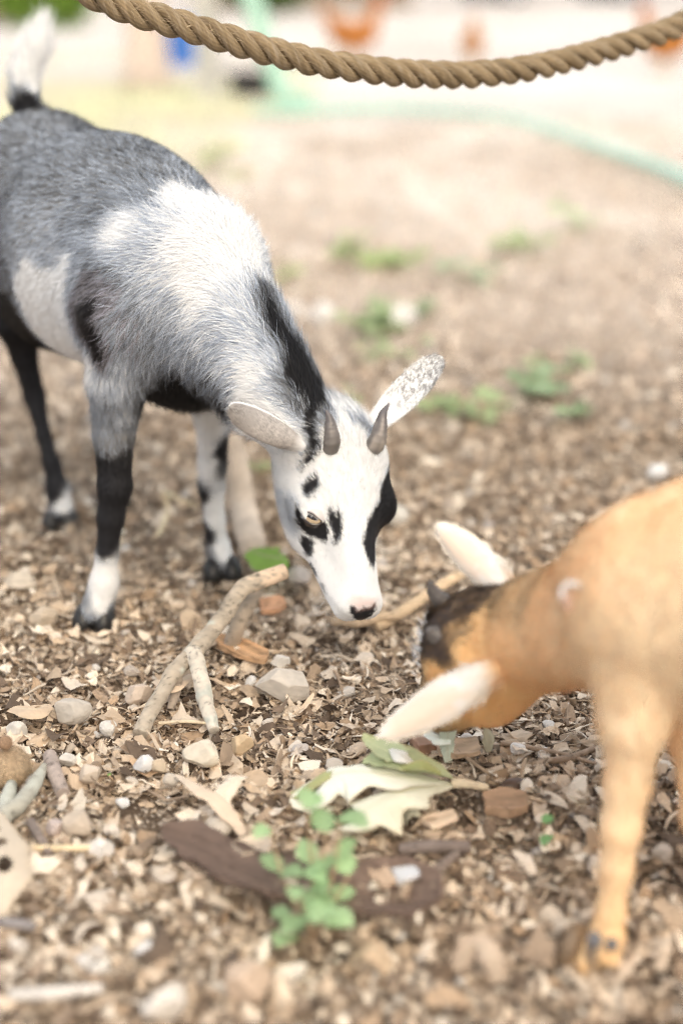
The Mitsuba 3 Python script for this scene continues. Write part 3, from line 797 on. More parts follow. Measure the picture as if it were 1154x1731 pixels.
pale_p, pale_k = np.array([p for p, k in PALE]), np.array([[k] for p, k in PALE])

def tan_color(P, rng=None):
    W = wobble(P, 40, .006, 4)
    k = idw(W, tan_p, tan_k)[:, 0]
    t = idw(W, pale_p, pale_k, 1.5, .03)[:, 0]
    k = np.clip((k - .5) * 1.45 + .53, 0, 1) * (P[:, 0] < .155)
    if rng is not None:
        k = np.clip(k + rng.normal(0, .16, len(P)) * np.clip(k * 6, 0, 1), 0, 1)
        t = np.clip(t + rng.normal(0, .12, len(P)), 0, 1)
    c = np.array([.82, .49, .20]) * (1 - t[:, None]) + np.array([.95, .77, .56]) * t[:, None]
    c = c * (1 - k[:, None]) + np.array([.055, .040, .036]) * k[:, None]
    if rng is not None:
        c = c * rng.choice([.80, .93, 1.0, 1.06], (len(P), 1))
    return np.clip(c, .01, .9)

def build_tan():
    rng = np.random.default_rng(12)
    K = key_for('goat_kid')
    tag(K, 'tan goat kid with a dark brown forehead bending down to nibble the leaves', 'goat', 'goat kids')
    m = tan_body().mesh(.003)
    obj('body', m, 'skin', K, True, color=tan_color(m.vertices))
    P, N = seeds(m, 80000, rng, lambda c: np.where(c[:, 0] < .27, 1, .15))
    P, N = P[P[:, 2] > .004], N[P[:, 2] > .004]
    q = ((P - POLL2) @ HEAD2.T) / S2
    hh = np.clip((q[:, 1] + .25 * q[:, 2] - 2) / 10, 0, 1) * (q[:, 2] > -120) * (np.abs(q[:, 0]) < 80)
    bodyflow = np.where((P[:, 0] > .125)[:, None], np.array([.5, 0, -.8]), np.array([.85, -.3, .1]))
    fl = bodyflow * (1 - hh[:, None]) + (np.stack([.3 * np.sign(q[:, 0]), -np.ones(len(q)), -.3 + 0 * q[:, 0]], 1) @ HEAD2) * hh[:, None]
    L = np.where(hh > .5, .006, np.where(P[:, 2] < .12, .005, .009))
    neck = (hh < .5) & (P[:, 0] < .14) & (N[:, 2] > .2)
    L = np.where(neck, .012, L)
    col = tan_color(P, rng)
    tuft = np.exp(-(((q - [14, 44, 2]) / [16, 22, 16]) ** 2).sum(1))       # woolly dark forehead
    L = L + .010 * tuft
    parts = [hair(P, N, fl, L, .0011, col, rng, .35 + .5 * tuft, .3, 2)]
    o = rng.normal(0, 1, (260, 3)) * [9, 8, 4] + [2, 62, 2]                 # white tuft on the brow
    parts.append(hair(POLL2 + S2 * (o @ HEAD2), np.tile(HEAD2[2], (260, 1)), np.tile(-HEAD2[1] * .3 + HEAD2[0] * .1, (260, 1)), np.full(260, .013), .0011, np.full((260, 3), .82), rng, 1.2, .4, 2))
    v, f, nn, cc = hair_join(parts)
    raw('coat', v, f, nn, np.clip(cc, .01, .9), 'hair', K)
    # eyes
    for sx in (1, -1):
        b = trimesh.creation.icosphere(4)
        ctr = np.array([31 * sx, 78, -20])
        g = unit(np.array([.8 * sx, .1, .6]))
        lid = b.vertices @ g
        c = np.where((lid > .55)[:, None], np.array([.45, .30, .12]), np.array([.05, .035, .03]))
        c = np.where(((np.abs(b.vertices @ unit(np.cross(g, [1, 1, 0]))) < .18) & (lid > .6))[:, None], np.array([.01, .01, .01]), c)
        obj('eye', trimesh.Trimesh(POLL2 + S2 * ((ctr + b.vertices * 10.5) @ HEAD2), b.faces, process=False), 'wet', K, True, color=c)
    # nose
    nb = Body(.003)
    for sx in (-1, 1):
        nb.ell(hd2(8 * sx, 158, -14), HEAD2, np.array([8.5, 7, 7]) * S2)
        nb.ell(hd2(10.5 * sx, 163, -8), HEAD2, np.array([4, 3.2, 5]) * S2, .002, True)
    obj('nose', nb.mesh(.001), 'wet', K, True, color=(.16, .09, .07))
    # horn buds
    for sx in (1, -1):
        g = 1 if sx > 0 else .45
        p = [hd2(17 * sx, 27, -8), hd2(17.5 * sx, 22, 4 * g), hd2(19 * sx, 22 - 9 * g, 14 * g), hd2(20 * sx, 22 - 17 * g, 17 * g)]
        v, f = spike(p, [.0072, .0066, .0042, .0014], .05, 5, 24, 12)
        c = np.array([.10, .09, .088]) * (.6 + .9 * meshkit.fbm(v * 300, 2)[:, None])
        obj('horn', trimesh.Trimesh(v, f, process=False), 'horn', K, True, color=c)
    # ears
    def shade(P, st, fc, rng):
        s, t = st.T
        inner = np.clip((.80 - np.abs(t)) * 4, 0, 1) * np.clip((s - .22) * 5, 0, 1) * np.clip((.97 - s) * 8, 0, 1) * (fc > 0)
        c = np.array([.86, .80, .72]) * (1 - inner[:, None]) + np.array([.84, .69, .57]) * inner[:, None]
        tan = np.clip((.16 - s) * 8, 0, 1)
        w = np.clip(meshkit.fbm(P * 160, 2, 2) - .42, 0, .2)[:, None] * 5 * np.clip(1 - np.abs(s - .33) * 4, 0, 1)[:, None]
        c = c * (1 - w) + np.array([.86, .84, .83]) * w
        return c * (1 - tan[:, None]) + np.array([.80, .52, .28]) * tan[:, None]
    from scipy.spatial import cKDTree
    for base, tip, wd, W in ((at(868, 1010, .862), at(737, 886, .905), at(820, 925, .885) - at(760, 975, .885), .0142),
                             (at(845, 1122, .815), at(640, 1246, .835), at(712, 1160, .82) - at(745, 1240, .80), .0165)):
        em, st, fc = ear_mesh(base, tip, wd, W, .34, .0030, tipw=.8)
        if np.cross(unit(tip - base), wd) @ FW > 0:
            fc = -fc
        e = obj('ear', em, 'skin', K, True, color=shade(em.vertices, st, fc, rng))
        P, N = seeds(em, 3500, rng)
        i = cKDTree(em.vertices).query(P)[1]
        L = np.where(np.abs(st[i, 1]) > .8, .005, .002) * np.where(st[i, 0] < .25, 2.2, 1)
        v, f, nn, cc = hair(P, N, np.tile(unit(tip - base), (len(P), 1)) + rng.normal(0, .3, (len(P), 3)), L, .0008, np.clip(shade(P, st[i], fc[i], rng) * rng.uniform(.88, 1.08, (len(P), 1)), 0, .9), rng, .3, .3, 2)
        raw('ear_fringe', v, f, nn, cc, 'hair', e)
    # hooves and dew claws
    p = on(986, 1645); cv, cf = claws(np.array([p[0] + .002, p[1] + .008, 0]), (-.5, -.8), .028, .0075, .020, .0066)
    cv = cv + [0, 0, .004]
    obj('hoof', (cv, cf), 'horn', K, True, color=np.clip(np.array([.17, .115, .07]) * (.6 + .8 * meshkit.fbm(cv * 150, 2)[:, None]), 0, 1))
    for x, y in ((at(1262, 1590, .735)[0], .735),):
        cv, cf = claws(np.array([x, y, 0]), (-.3, -1)); obj('hoof', (cv, cf), 'horn', K, True, color=(.08, .06, .05))
    for u, v, y, r in ((1004, 1590, .668, 13), (1034, 1598, .672, 10)):
        b = trimesh.creation.icosphere(3)
        q, rr = J(u, v, y, r)
        obj('dewclaw', trimesh.Trimesh(q + b.vertices * rr * [1, 1, 1.25], b.faces, process=False), 'horn', K, True, color=(.13, .13, .145))
    # wattle-like tag on the neck
    c, r = at(972, 1012, .722), .0078
    ang = np.linspace(-.5, math.pi + .35, 14)
    ex, ez = unit(np.array([1.0, -.2, -.25])), unit(UP - FW * .1)
    pts = [c + r * (math.cos(a) * ex + math.sin(a) * 1.05 * ez) for a in ang]
    t = key_for('collar_buckle')
    tag(t, 'small pale metal loop of a buckle on the neck of the tan kid', 'buckle')
    v, f = tube(pts, [.0017] * 3, 30, 10)
    obj('loop', (v, f), 'wet', t, True, color=(.62, .60, .60))
    pl = trimesh.creation.box([.011, .003, .010])
    R = np.stack([ex, -FW, ez], 1)
    pl.vertices = c + FW * .004 - ez * .003 + pl.vertices @ R.T
    obj('strap_end', pl, 'wet', t, False, color=(.50, .31, .24))
    return K

# ------------------------------------------------------------------ the ground
def ground_height(x, y):
    p = np.stack([x, y, 0 * x], -1)
    near = np.clip((2.6 - y) / 1.6, .25, 1)
    return (.011 * (meshkit.fbm(p * 9, 4, 3) - .5) * 2 + .004 * (meshkit.fbm(p * 55, 3, 4) - .5) * 2) * near - .004

def build_ground():
    ys = [-1.0, -.3, .2]
    y = .40
    while y < 150:
        ys.append(y)
        y += .0055 if y < 1.75 else max(.0055, (y - 1.70) * .10)
    xs = list(np.arange(-.62, .621, .0065))
    x = .62
    while x < 120:
        x += max(.0065, (x - .60) * .16)
        xs += [x, -x]
    xs, ys = np.sort(xs), np.array(ys)
    X, Y = np.meshgrid(xs, ys, indexing='xy')
    Z = ground_height(X, Y)
    Z = np.where(Y > 7.5, -.012, Z)
    v = np.stack([X, Y, Z], -1).reshape(-1, 3)
    f = grid_faces(len(ys), len(xs))

    def soil(p, n, uv):
        a = fbm(p.x * 22, p.y * 22, 3.0, 4)
        fine = fbm(p.x * 260, p.y * 260, 1.0, 3)
        spot = voronoi(p.x * 130, p.y * 130)[2]
        near = mix([.075, .055, .042], [.17, .128, .095], smoothstep(.35, .65, a)) * (.55 + .9 * fine)
        near = mix(near, [.46, .37, .29], smoothstep(.72, .86, spot) * .8)
        far = mix([.56, .475, .40], [.74, .67, .60], smoothstep(.3, .7, fbm(p.x * 3.3, p.y * 2.0, 5.0, 4)))
        far = far * (.78 + .44 * fbm(p.x * 16, p.y * 9, 2.0, 3))
        c = mix(near, far, smoothstep(1.5, 2.8, p.y))
        g = smoothstep(.50, .72, fbm(p.x * 1.1 + 9, p.y * .9, 7.0, 3) + .22 * smoothstep(0.2, -1.6, p.x)) * smoothstep(4.0, 6.0, p.y)
        return mix(c, [.60, .58, .38], g * .7)
    scene['mat_soil'] = {'type': 'diffuse', 'reflectance': proc(soil)}
    obj('ground', (v, f), 'soil', smooth=True, kind='structure')

    def paving(p, n, uv):
        a = fbm(p.x * .8, p.y * .5, 1.0, 4)
        b = fbm(p.x * 30, p.y * 30, 2.0, 2)
        return mix([.60, .545, .50], [.74, .70, .665], smoothstep(.3, .7, a)) * (.92 + .16 * b)
    scene['mat_paving'] = {'type': 'diffuse', 'reflectance': proc(paving)}
    # a pale gravel yard whose near edge runs in and out
    xs = np.linspace(-90, 90, 300)
    xs = np.sign(xs) * np.abs(xs / 90) ** 2.2 * 90
    edge = np.where(xs > -.2, 5.6, 8.2) + 1.3 * (meshkit.fbm(np.stack([xs * .9, 0 * xs, 0 * xs], 1), 3, 2) - .5)
    edge = np.convolve(np.pad(edge, 4, 'edge'), np.ones(9) / 9, 'valid')
    rows = [edge + k for k in (0, .6, 2, 6, 20, 60, 130)]
    V = np.vstack([np.stack([xs, r, np.full_like(xs, .004 if i else -.011)], 1) for i, r in enumerate(rows)])
    F = grid_faces(len(rows), len(xs))
    obj('pavement', (V, F), 'paving', kind='structure')

# ------------------------------------------------------------------ litter
scene['mat_litter'] = {'type': 'twosided', 'b': {'type': 'principled', 'base_color': {'type': 'mesh_attribute', 'name': 'vertex_color'}, 'roughness': .75, 'specular': .25}}

def grain(p, n, uv):
    return .62 + .76 * fbm(p.x * 420, p.y * 420, p.z * 420, 3)
def stone_look(p, n, uv):
    return mix([.80, .72, .66], [1, 1, 1], smoothstep(.3, .65, fbm(p.x * 120, p.y * 120, p.z * 120, 4)))

def chip_template(rng, kind):
    """a scrap of dry leaf: a ragged outline round a fold, curled; unit size"""
    if kind == 2:                                                  # a sliver of leaf or stem
        n = 5
        x = np.linspace(-1, 1, n)
        w = rng.uniform(.06, .16) * np.array([.5, 1, 1, .9, .3])
        y = rng.uniform(-.35, .35) * x ** 2 + rng.normal(0, .04, n)
        z = rng.uniform(-.5, .5) * x ** 2 + rng.normal(0, .05, n)
        v = np.stack([np.repeat(x, 2), np.repeat(y, 2) + np.tile([-1, 1], n) * np.repeat(w, 2), np.repeat(z, 2) + np.tile([0, 1], n) * rng.uniform(-.1, .1)], 1)
        return v, grid_faces(n, 2)
    if kind == 3:                                                  # a crumb of leaf
        n = 6
        a = np.linspace(0, 2 * np.pi, n, endpoint=False) + rng.normal(0, .25, n)
        r = rng.uniform(.45, 1.05, n)
        x, y = np.cos(a) * r, np.sin(a) * r * rng.uniform(.25, .8)
        z = rng.uniform(-.8, .8) * y * y + rng.uniform(-.6, .6) * x * x + rng.normal(0, .1, n)
        k = np.arange(n)
        return np.vstack([np.stack([x, y, z], 1), [[0, 0, rng.uniform(-.2, .2)]]]), np.stack([k, (k + 1) % n, k * 0 + n], 1)
    n = 9 + 2 * kind
    a = np.linspace(0, 2 * np.pi, n, endpoint=False) + rng.normal(0, .16, n)
    asp = rng.uniform(.32, .85)
    r = rng.uniform(.5, 1.0, n)
    x, y = np.cos(a) * r, np.sin(a) * r * asp
    X, Y = np.r_[x, x * .45, 0], np.r_[y, y * .45, 0]
    fold, off = rng.uniform(-.9, .9), rng.uniform(-.12, .12)
    c1, c2, tw = rng.uniform(-1.1, 1.1), rng.uniform(-.7, .7), rng.uniform(-.8, .8)
    Z = c1 * Y * Y + c2 * X * X + tw * X * Y + fold * np.abs(Y - off) * .6 + rng.normal(0, .045, len(X))
    k = np.arange(n); k2 = (k + 1) % n
    f = np.vstack([quads(np.stack([k, k2, k2 + n, k + n], 1)), np.stack([k + n, k2 + n, k * 0 + 2 * n], 1)])
    return np.stack([X, Y, Z], 1), f

def twig_template(rng):
    p = np.cumsum(np.stack([np.full(4, .5), rng.normal(0, .10, 4), rng.normal(0, .05, 4)], 1), 0)
    p -= p.mean(0)
    r = rng.uniform(.035, .085)
    return tube(p, [r, r * .95, r * .8, r * .5], 5, 5)

def stone_mesh(rng, detail=1, flat=.65):
    m = trimesh.creation.icosphere(detail)
    v = m.vertices.copy()
    for _ in range(7 if detail < 3 else 11):                       # broken faces
        n = unit(rng.normal(0, 1, 3))
        d = rng.uniform(.55, .85)
        h = v @ n
        v -= np.outer(np.maximum(h - d, 0) * .92, n)
    v += v * .10 * (meshkit.fbm(v * 2.2 + rng.uniform(0, 50, 3), 3)[:, None] - .5)
    v *= [1, rng.uniform(.65, .95), flat]
    return v, m.faces

def rot_batch(rng, n, tilt):
    a = rng.uniform(0, 2 * np.pi, n)
    b, c = rng.normal(0, tilt, n), rng.normal(0, tilt, n)
    def R(ax, t):
        o = np.zeros((n, 3, 3)); i, j = [(1, 2), (0, 2), (0, 1)][ax]
        o[:, ax, ax] = 1; o[:, i, i] = np.cos(t); o[:, j, j] = np.cos(t); o[:, i, j] = -np.sin(t); o[:, j, i] = np.sin(t)
        return o
    return R(2, a) @ R(0, b) @ R(1, c)

TONES = np.array([[.47, .36, .26], [.60, .49, .38], [.36, .265, .19], [.68, .585, .48], [.22, .155, .11], [.53, .405, .29], [.12, .085, .062], [.76, .675, .57], [.42, .29, .185], [.60, .52, .44]])
TONE_P = np.array([.14, .14, .14, .10, .12, .10, .11, .07, .04, .04])
TONES = TONES * .85 + TONES.mean(1, keepdims=True) * np.array([.166, .15, .128])
STONES = .78 * np.array([[.66, .60, .54], [.74, .70, .66], [.55, .48, .42], [.62, .50, .39], [.70, .62, .53], [.50, .46, .44], [.80, .78, .76]])

def scatter(templates, pos, size, rng, tilt, tones, flat=1.0, jitter=.12):
    n = len(pos)
    which = rng.integers(0, len(templates), n)
    R = rot_batch(rng, n, tilt)
    vs, fs, cs, k = [], [], [], 0
    for t, tm in enumerate(templates):
        i = np.where(which == t)[0]
        if not len(i):
            continue
        v = np.einsum('nij,vj->nvi', R[i], tm[0]) * size[i][:, None, None] + pos[i][:, None]
        c = np.repeat((tones[i] * rng.uniform(.8, 1.18, (len(i), 1)))[:, None], len(tm[0]), 1) * rng.uniform(1 - jitter, 1 + jitter, (len(i), len(tm[0]), 1))
        vs.append(v.reshape(-1, 3)); cs.append(c.reshape(-1, 3))
        fs.append((tm[1][None] + (np.arange(len(i)) * len(tm[0]))[:, None, None]).reshape(-1, 3) + k)
        k += len(i) * len(tm[0])
    return np.vstack(vs), np.vstack(fs), np.clip(np.vstack(cs), .01, .9)

def spread(rng, n, y0, y1, pad=.20, grow=1.0):
    """points over the part of the ground that the picture and a step to its side can see"""
    y = y0 + (y1 - y0) * rng.random(n) ** grow
    half = .255 * y * 1.08 + pad
    x = rng.uniform(-1, 1, n) * half
    return np.stack([x, y, ground_height(x, y)], 1)

# places that must stay clear or bare
BARE = [(on(292, 1385), .026), (on(245, 1372), .022), (on(330, 1400), .016), (on(215, 1400), .014), (on(800, 1365), .022), (on(690, 1390), .02), (on(560, 1090), .02)]

def build_litter():
    rng = np.random.default_rng(5)
    chips = [chip_template(rng, (0, 1, 0, 2, 1, 0)[i % 6]) for i in range(36)]
    crumbs = [chip_template(rng, 3 if i % 5 else 2) for i in range(40)]
    twigs = [twig_template(rng) for _ in range(12)]
    stones = [stone_mesh(rng, 1) for _ in range(10)]
    groups = []
    def pick(n, warm=0):
        return TONES[rng.choice(len(TONES), n, p=TONE_P)]
    def thin(p, amount=.9):
        keep = np.ones(len(p), bool)
        for c, r in BARE:
            d = np.linalg.norm(p[:, :2] - c[:2], axis=1)
            keep &= (d > r * (.7 + .6 * meshkit.noise(p * 60))) | (rng.random(len(p)) > amount)
        return p[keep]
    for n, y0, y1, s0, s1, tilt, lift, tm in ((25000, .50, 1.0, .0014, .0042, .7, .005, crumbs), (12500, .50, 1.0, .0034, .0078, .45, .007, chips), (3200, .50, 1.0, .008, .0155, .34, .010, chips),
                                              (42000, .98, 1.75, .0018, .0046, .7, .005, crumbs), (18500, .98, 1.75, .0040, .0084, .45, .007, chips), (2600, .98, 1.75, .007, .0140, .36, .010, chips),
                                              (24000, 1.7, 2.9, .005, .012, .45, .006, crumbs), (3600, 1.7, 3.2, .011, .020, .35, .008, chips), (7000, 2.8, 5.0, .010, .020, .35, .004, crumbs)):
        p = thin(spread(rng, n, y0, y1))
        n = len(p)
        p[:, 2] += rng.random(n) ** 1.5 * lift + .0008
        s = rng.uniform(s0, s1, n) * rng.choice([.8, 1, 1.25], n)
        c = pick(n)
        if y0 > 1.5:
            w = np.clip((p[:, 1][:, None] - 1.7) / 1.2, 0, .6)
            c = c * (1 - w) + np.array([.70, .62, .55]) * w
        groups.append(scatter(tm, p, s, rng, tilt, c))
    v, f, c = (np.vstack(x) if i != 1 else None for i, x in enumerate(zip(*[(g[0], g[1], g[2]) for g in groups])))
    f = join([(g[0], g[1]) for g in groups])[1]
# some of it lies on the bark slab
    n = 170
    p = np.array([on(u, v, .009) for u, v in zip(rng.uniform(470, 735, n), rng.uniform(1500, 1590, n))])
    p[:, 2] = rng.uniform(.013, .020, n)
    sv, sf, sc = scatter(chips, p, rng.uniform(.003, .0085, n), rng, .45, pick(n))
    f = join([(v, f), (sv, sf)])[1]; v = np.vstack([v, sv]); c = np.vstack([c, sc])
    obj('leaf_litter', (v, f), 'litter', smooth=True, color=c, label='crumbled tan leaf litter covering the ground', category='leaf litter', kind='stuff')
    # twigs
    groups = []
    for n, y0, y1, s0, s1 in ((2600, .5, 1.0, .004, .012), (3800, 1.0, 1.8, .005, .016), (900, 1.8, 3.0, .010, .022)):
        p = spread(rng, n, y0, y1)
        p[:, 2] += rng.random(n) * .008 + .001
        s = rng.uniform(s0, s1, n)
        groups.append(scatter(twigs, p, s, rng, .22, pick(n) * .9))
    gv, gf = join([(g[0], g[1]) for g in groups])
    obj('twig_litter', (gv, gf), 'litter', smooth=True, color=np.vstack([g[2] for g in groups]), label='fine broken twigs and stems mixed into the leaf litter', category='twigs', kind='stuff')
    # gravel
    groups = []
    for n, y0, y1, s0, s1 in ((900, .5, 1.0, .0012, .0036), (1200, .95, 1.75, .0014, .0044), (600, 1.7, 3.2, .004, .010), (900, 3, 6, .006, .016)):
        p = spread(rng, n, y0, y1)
        s = rng.uniform(0, 1, n) ** 2.2 * (s1 - s0) + s0
        p[:, 2] += s * .3 + rng.random(n) * .004
        groups.append(scatter(stones, p, s, rng, .5, STONES[rng.integers(0, len(STONES), n)], jitter=.06))
    # crumbs of earth and grit in the bare patch
    n = 2600
    k = rng.integers(0, len(BARE), n)
    ctr, rad = np.array([b[0] for b in BARE])[k], np.array([b[1] for b in BARE])[k]
    a, r = rng.uniform(0, 2 * np.pi, n), np.sqrt(rng.random(n)) * 1.25
    p = ctr + np.stack([np.cos(a) * r * rad, np.sin(a) * r * rad, 0 * a], 1)
    p[:, 2] = ground_height(p[:, 0], p[:, 1]) + .0006
    groups.append(scatter(stones, p, rng.uniform(.0005, .0017, n), rng, .6, np.where(rng.random((n, 1)) < .75, np.array([[.17, .13, .10]]), np.array([[.50, .44, .38]]))))
    gv, gf = join([(g[0], g[1]) for g in groups])
    obj('gravel', (gv, gf), 'stone_plain', color=np.vstack([g[2] for g in groups]), label='small pale gravel scattered through the leaf litter', category='gravel', kind='stuff')
    # separate scraps of leaf and pebbles that show as such
    sel = np.random.default_rng(77)
    spots = spread(sel, 230, .66, 1.5, 0, .8)
    for i, p in enumerate(spots):
        tm = chip_template(sel, int(sel.integers(0, 2)))
        v, f = trimesh.remesh.subdivide(tm[0], tm[1])
        v = v + np.array([0, 0, .04]) * (meshkit.noise(v * 4 + i)[:, None] - .5)
        s = sel.uniform(.008, .0145)
        R = rot_batch(sel, 1, .32)[0]
        base = TONES[sel.choice([0, 1, 3, 5, 7, 9])] * sel.uniform(.9, 1.15)
        col = np.clip(base * (.85 + .3 * meshkit.noise(v * 5 + i))[:, None], 0, .85)
        obj('dry_leaf_scrap', (v @ R.T * s + p + [0, 0, .010], f), 'litter', smooth=True, color=col, label='curled tan scrap of dry leaf lying loose in the litter', category='dry leaf', group='scraps of dry leaf in the litter')
    spots = spread(sel, 70, .68, 1.6, 0, .9)
    for i, p in enumerate(spots):
        v, f = stone_mesh(sel, 2)
        s = sel.uniform(.004, .0085)
        R = rot_batch(sel, 1, .3)[0]
        c = STONES[sel.integers(0, len(STONES))] * sel.uniform(.9, 1.1)
        obj('pebble', (v @ R.T * s + p + [0, 0, s * .35 + .004], f), 'stone', color=np.tile(np.clip(c, 0, .85), (len(v), 1)), label='small pale pebble lying in the leaf litter', category='pebble', group='pebbles in the leaf litter')

scene['mat_stone_plain'] = {'type': 'diffuse', 'reflectance': {'type': 'mesh_attribute', 'name': 'vertex_color'}}
scene['mat_stone'] = {'type': 'bumpmap', 'arbitrary': proc(lambda p, n, uv: fbm(p.x * 700, p.y * 700, p.z * 700, 4) * .0006, 4e-4), 'scale': 1.0,
                  'bsdf': {'type': 'principled', 'base_color': {'type': 'mesh_attribute', 'name': 'vertex_color'}, 'roughness': .8, 'specular': .3}}

def mottled(v, base, freq=160, amount=.35, seed=0):
    t = meshkit.fbm(np.asarray(v) * freq, 4, seed)[:, None]
    return np.clip(np.asarray(base) * (1 - amount / 2 + amount * 2 * (t - .25)), .01, .88)

def stone_at(u, v, wpx, hpx, color, label, seed, name='stone', flat=.6, sharp=True):
    color = tuple(.80 * x for x in color)
    rng = np.random.default_rng(seed)
    sv, sf = stone_mesh(rng, 4, 1.0)
    p = on(u, v, .004)
    s = wpx / 2 * depth(p) / FPX
    hz = hpx / 2 * depth(p) / FPX * 1.15
    sv = sv / np.abs(sv).max(0)
    a = rng.uniform(-.3, .3)
    sv = sv * [s, s * .8, min(hz, s * .95)]
    sv = sv @ np.array([[math.cos(a), -math.sin(a), 0], [math.sin(a), math.cos(a), 0], [0, 0, 1]]).T
    sv += sv * .05 * (meshkit.fbm(sv * 180, 3, seed)[:, None] - .5)
    w = sv + p + [0, 0, min(hz, s) * .45]
    obj(name, (w, sf), 'stone', smooth=True, color=mottled(w, color, 140, .28, seed), label=label, category='stone')

def build_stones():
    S = [
        (480, 1168, 98, 56, (.66, .60, .53), 'broad pale beige rock beside the foot of the forked stick, largest of all'),
        (122, 1210, 68, 46, (.58, .53, .47), 'grey beige faceted rock with a pointed crest, above the acorn cap'),
        (345, 1282, 74, 40, (.74, .67, .56), 'cream block of stone with a flat top below the forked stick'),
        (408, 1268, 44, 50, (.62, .47, .31), 'tan orange angular stone standing beside the cream block'),
        (185, 1237, 34, 30, (.72, .69, .65), 'whitish stone touching the lower end of the forked stick'),
        (245, 1299, 40, 36, (.72, .71, .71), 'bluish white elongated stone beside a rounded tan pebble'),
        (271, 1301, 32, 28, (.66, .55, .42), 'rounded tan stone beside the bluish white one'),
        (154, 1315, 40, 30, (.68, .58, .48), 'egg-shaped pale tan stone next to a tiny green sprout'),
        (208, 1363, 26, 24, (.80, .79, .78), 'bright white small stone on the bare dark earth'),
        (136, 1406, 60, 62, (.58, .49, .40), 'flat squarish brown slab of stone above the pale straw'),
        (94, 1406, 34, 58, (.58, .49, .46), 'mauve upright stone leaning on the brown slab'),
        (172, 1443, 44, 46, (.86, .83, .80), 'brilliant white stone below the brown slab at the end of the straw'),
        (289, 1325, 28, 28, (.66, .59, .51), 'pale stone with a leaf tip over it beside the bare earth'),
        (116, 1288, 34, 22, (.74, .70, .65), 'flat whitish stone between the acorn cap and the dark twig'),
        (40, 1322, 30, 38, (.58, .57, .57), 'grey stone wedged under the lichened twig'),
        (28, 1245, 38, 32, (.70, .66, .60), 'pale stone behind the acorn cap'),
        (52, 1297, 20, 24, (.66, .49, .34), 'small orange tan stone touching the acorn cap'),
        (40, 992, 64, 32, (.66, .58, .48), 'smooth flat stone beyond the white front foot'),
        (362, 1405, 70, 32, (.72, .65, .57), 'long flat pale stone under the dry forked leaf'),
        (474, 1122, 34, 22, (.72, .69, .65), 'whitish stone behind the broad beige rock'),
        (1110, 806, 36, 30, (.86, .86, .86), 'bright white stone beyond the back of the tan kid'),
        (236, 1182, 48, 44, (.64, .53, .44), 'pinkish tan stone behind the foot of the forked stick'),
        (318, 1060, 44, 42, (.63, .50, .37), 'blunt tan stone behind the middle of the forked stick'),
        (75, 1052, 54, 36, (.60, .50, .39), 'rounded tan stone near the white front foot'),
        (280, 1708, 84, 60, (.80, .74, .67), 'large blurred whitish stone at the very edge of the picture'),
        (415, 1676, 96, 62, (.64, .49, .37), 'large blurred pinkish tan stone close to the lens'),
        (548, 545, 64, 44, (.82, .79, .75), 'big white stone beside the weeds beyond the kids'),
        (676, 550, 66, 42, (.82, .80, .77), 'white stone at the edge of the weeds, beyond the upright ear'),
        (495, 540, 50, 36, (.76, .72, .68), 'duller white stone against the neck of the spotted kid'),
        (672, 880, 40, 44, (.70, .68, .63), 'greyish white stone beside the black cheek stripe'),
        (505, 985, 44, 34, (.66, .60, .55), 'blurred pale stone behind the muzzle of the spotted kid'),
        (590, 1175, 30, 22, (.66, .60, .54), 'pale pebble on the dark litter between the kids'),
        (790, 1128 + 130, 30, 24, (.68, .63, .58), 'pale stone under the jaw of the tan kid'),
        (312, 1440, 30, 26, (.52, .42, .33), 'dull brown stone beside the dark bark slab'),
        (30, 1605, 34, 32, (.74, .68, .62), 'blurred round white pebble near the dark stick'),
        (170, 1645, 40, 34, (.72, .68, .63), 'blurred whitish pebble above the grey stick'),
        (1010, 1470, 40, 30, (.66, .58, .50), 'pale stone beside the fore leg of the tan kid'),
        (1118, 1448, 34, 30, (.68, .60, .52), 'pale stone past the knee of the tan kid'),
    ]
    for i, (u, v, w, h, c, l) in enumerate(S):
        stone_at(u, v, w, h, c, l, 100 + i)

# ------------------------------------------------------------------ sticks
scene['mat_bark'] = {'type': 'twosided', 'b': {'type': 'principled', 'base_color': {'type': 'mesh_attribute', 'name': 'vertex_color'}, 'roughness': .8, 'specular': .25}}

def stick(name, pts, radii, base, label, category='stick', n=60, sides=14, rough=.10, dark=.5, seed=0, parent=None, tips=None, lichen=0.0, grp=None):
    v, f = tube(pts, radii, n, sides, rough, 70, seed)
    t = meshkit.fbm(v * 330, 4, seed + 2)[:, None]
    big = meshkit.fbm(v * 60, 3, seed + 7)[:, None]
    c = np.asarray(base) * (.70 + .60 * big) * (.75 + .5 * t)
    c = c * (1 - (1 - dark) * np.clip((.38 - t) * 9, 0, 1))
    ring = meshkit.fbm(np.stack([v @ unit(np.asarray(pts[-1]) - pts[0]) * 260, v[:, 0] * 40, v[:, 2] * 40], 1), 3, seed + 4)[:, None]
    c = c * (.80 + .4 * ring)
    if lichen:
        l = np.clip((meshkit.fbm(v * 95, 3, seed + 5)[:, None] - .5) * 6 + lichen, 0, 1)
        c = c * (1 - l) + np.array([.46, .47, .42]) * (.8 + .4 * t) * l
    if tips is not None:
        i = np.repeat(np.arange(n), sides)
        s = np.r_[i / (n - 1), 0, 1]
        w = np.clip((s - tips[0]) * tips[1] + (t[:, 0] - .5) * 3, 0, 1)[:, None]
        c = c * (1 - w) + np.array(tips[2]) * (.8 + .4 * t) * w
    return obj(name, (v, f), 'bark', parent, True, color=np.clip(c, .01, .85), label=label, category=category if parent is None else None, group=grp)

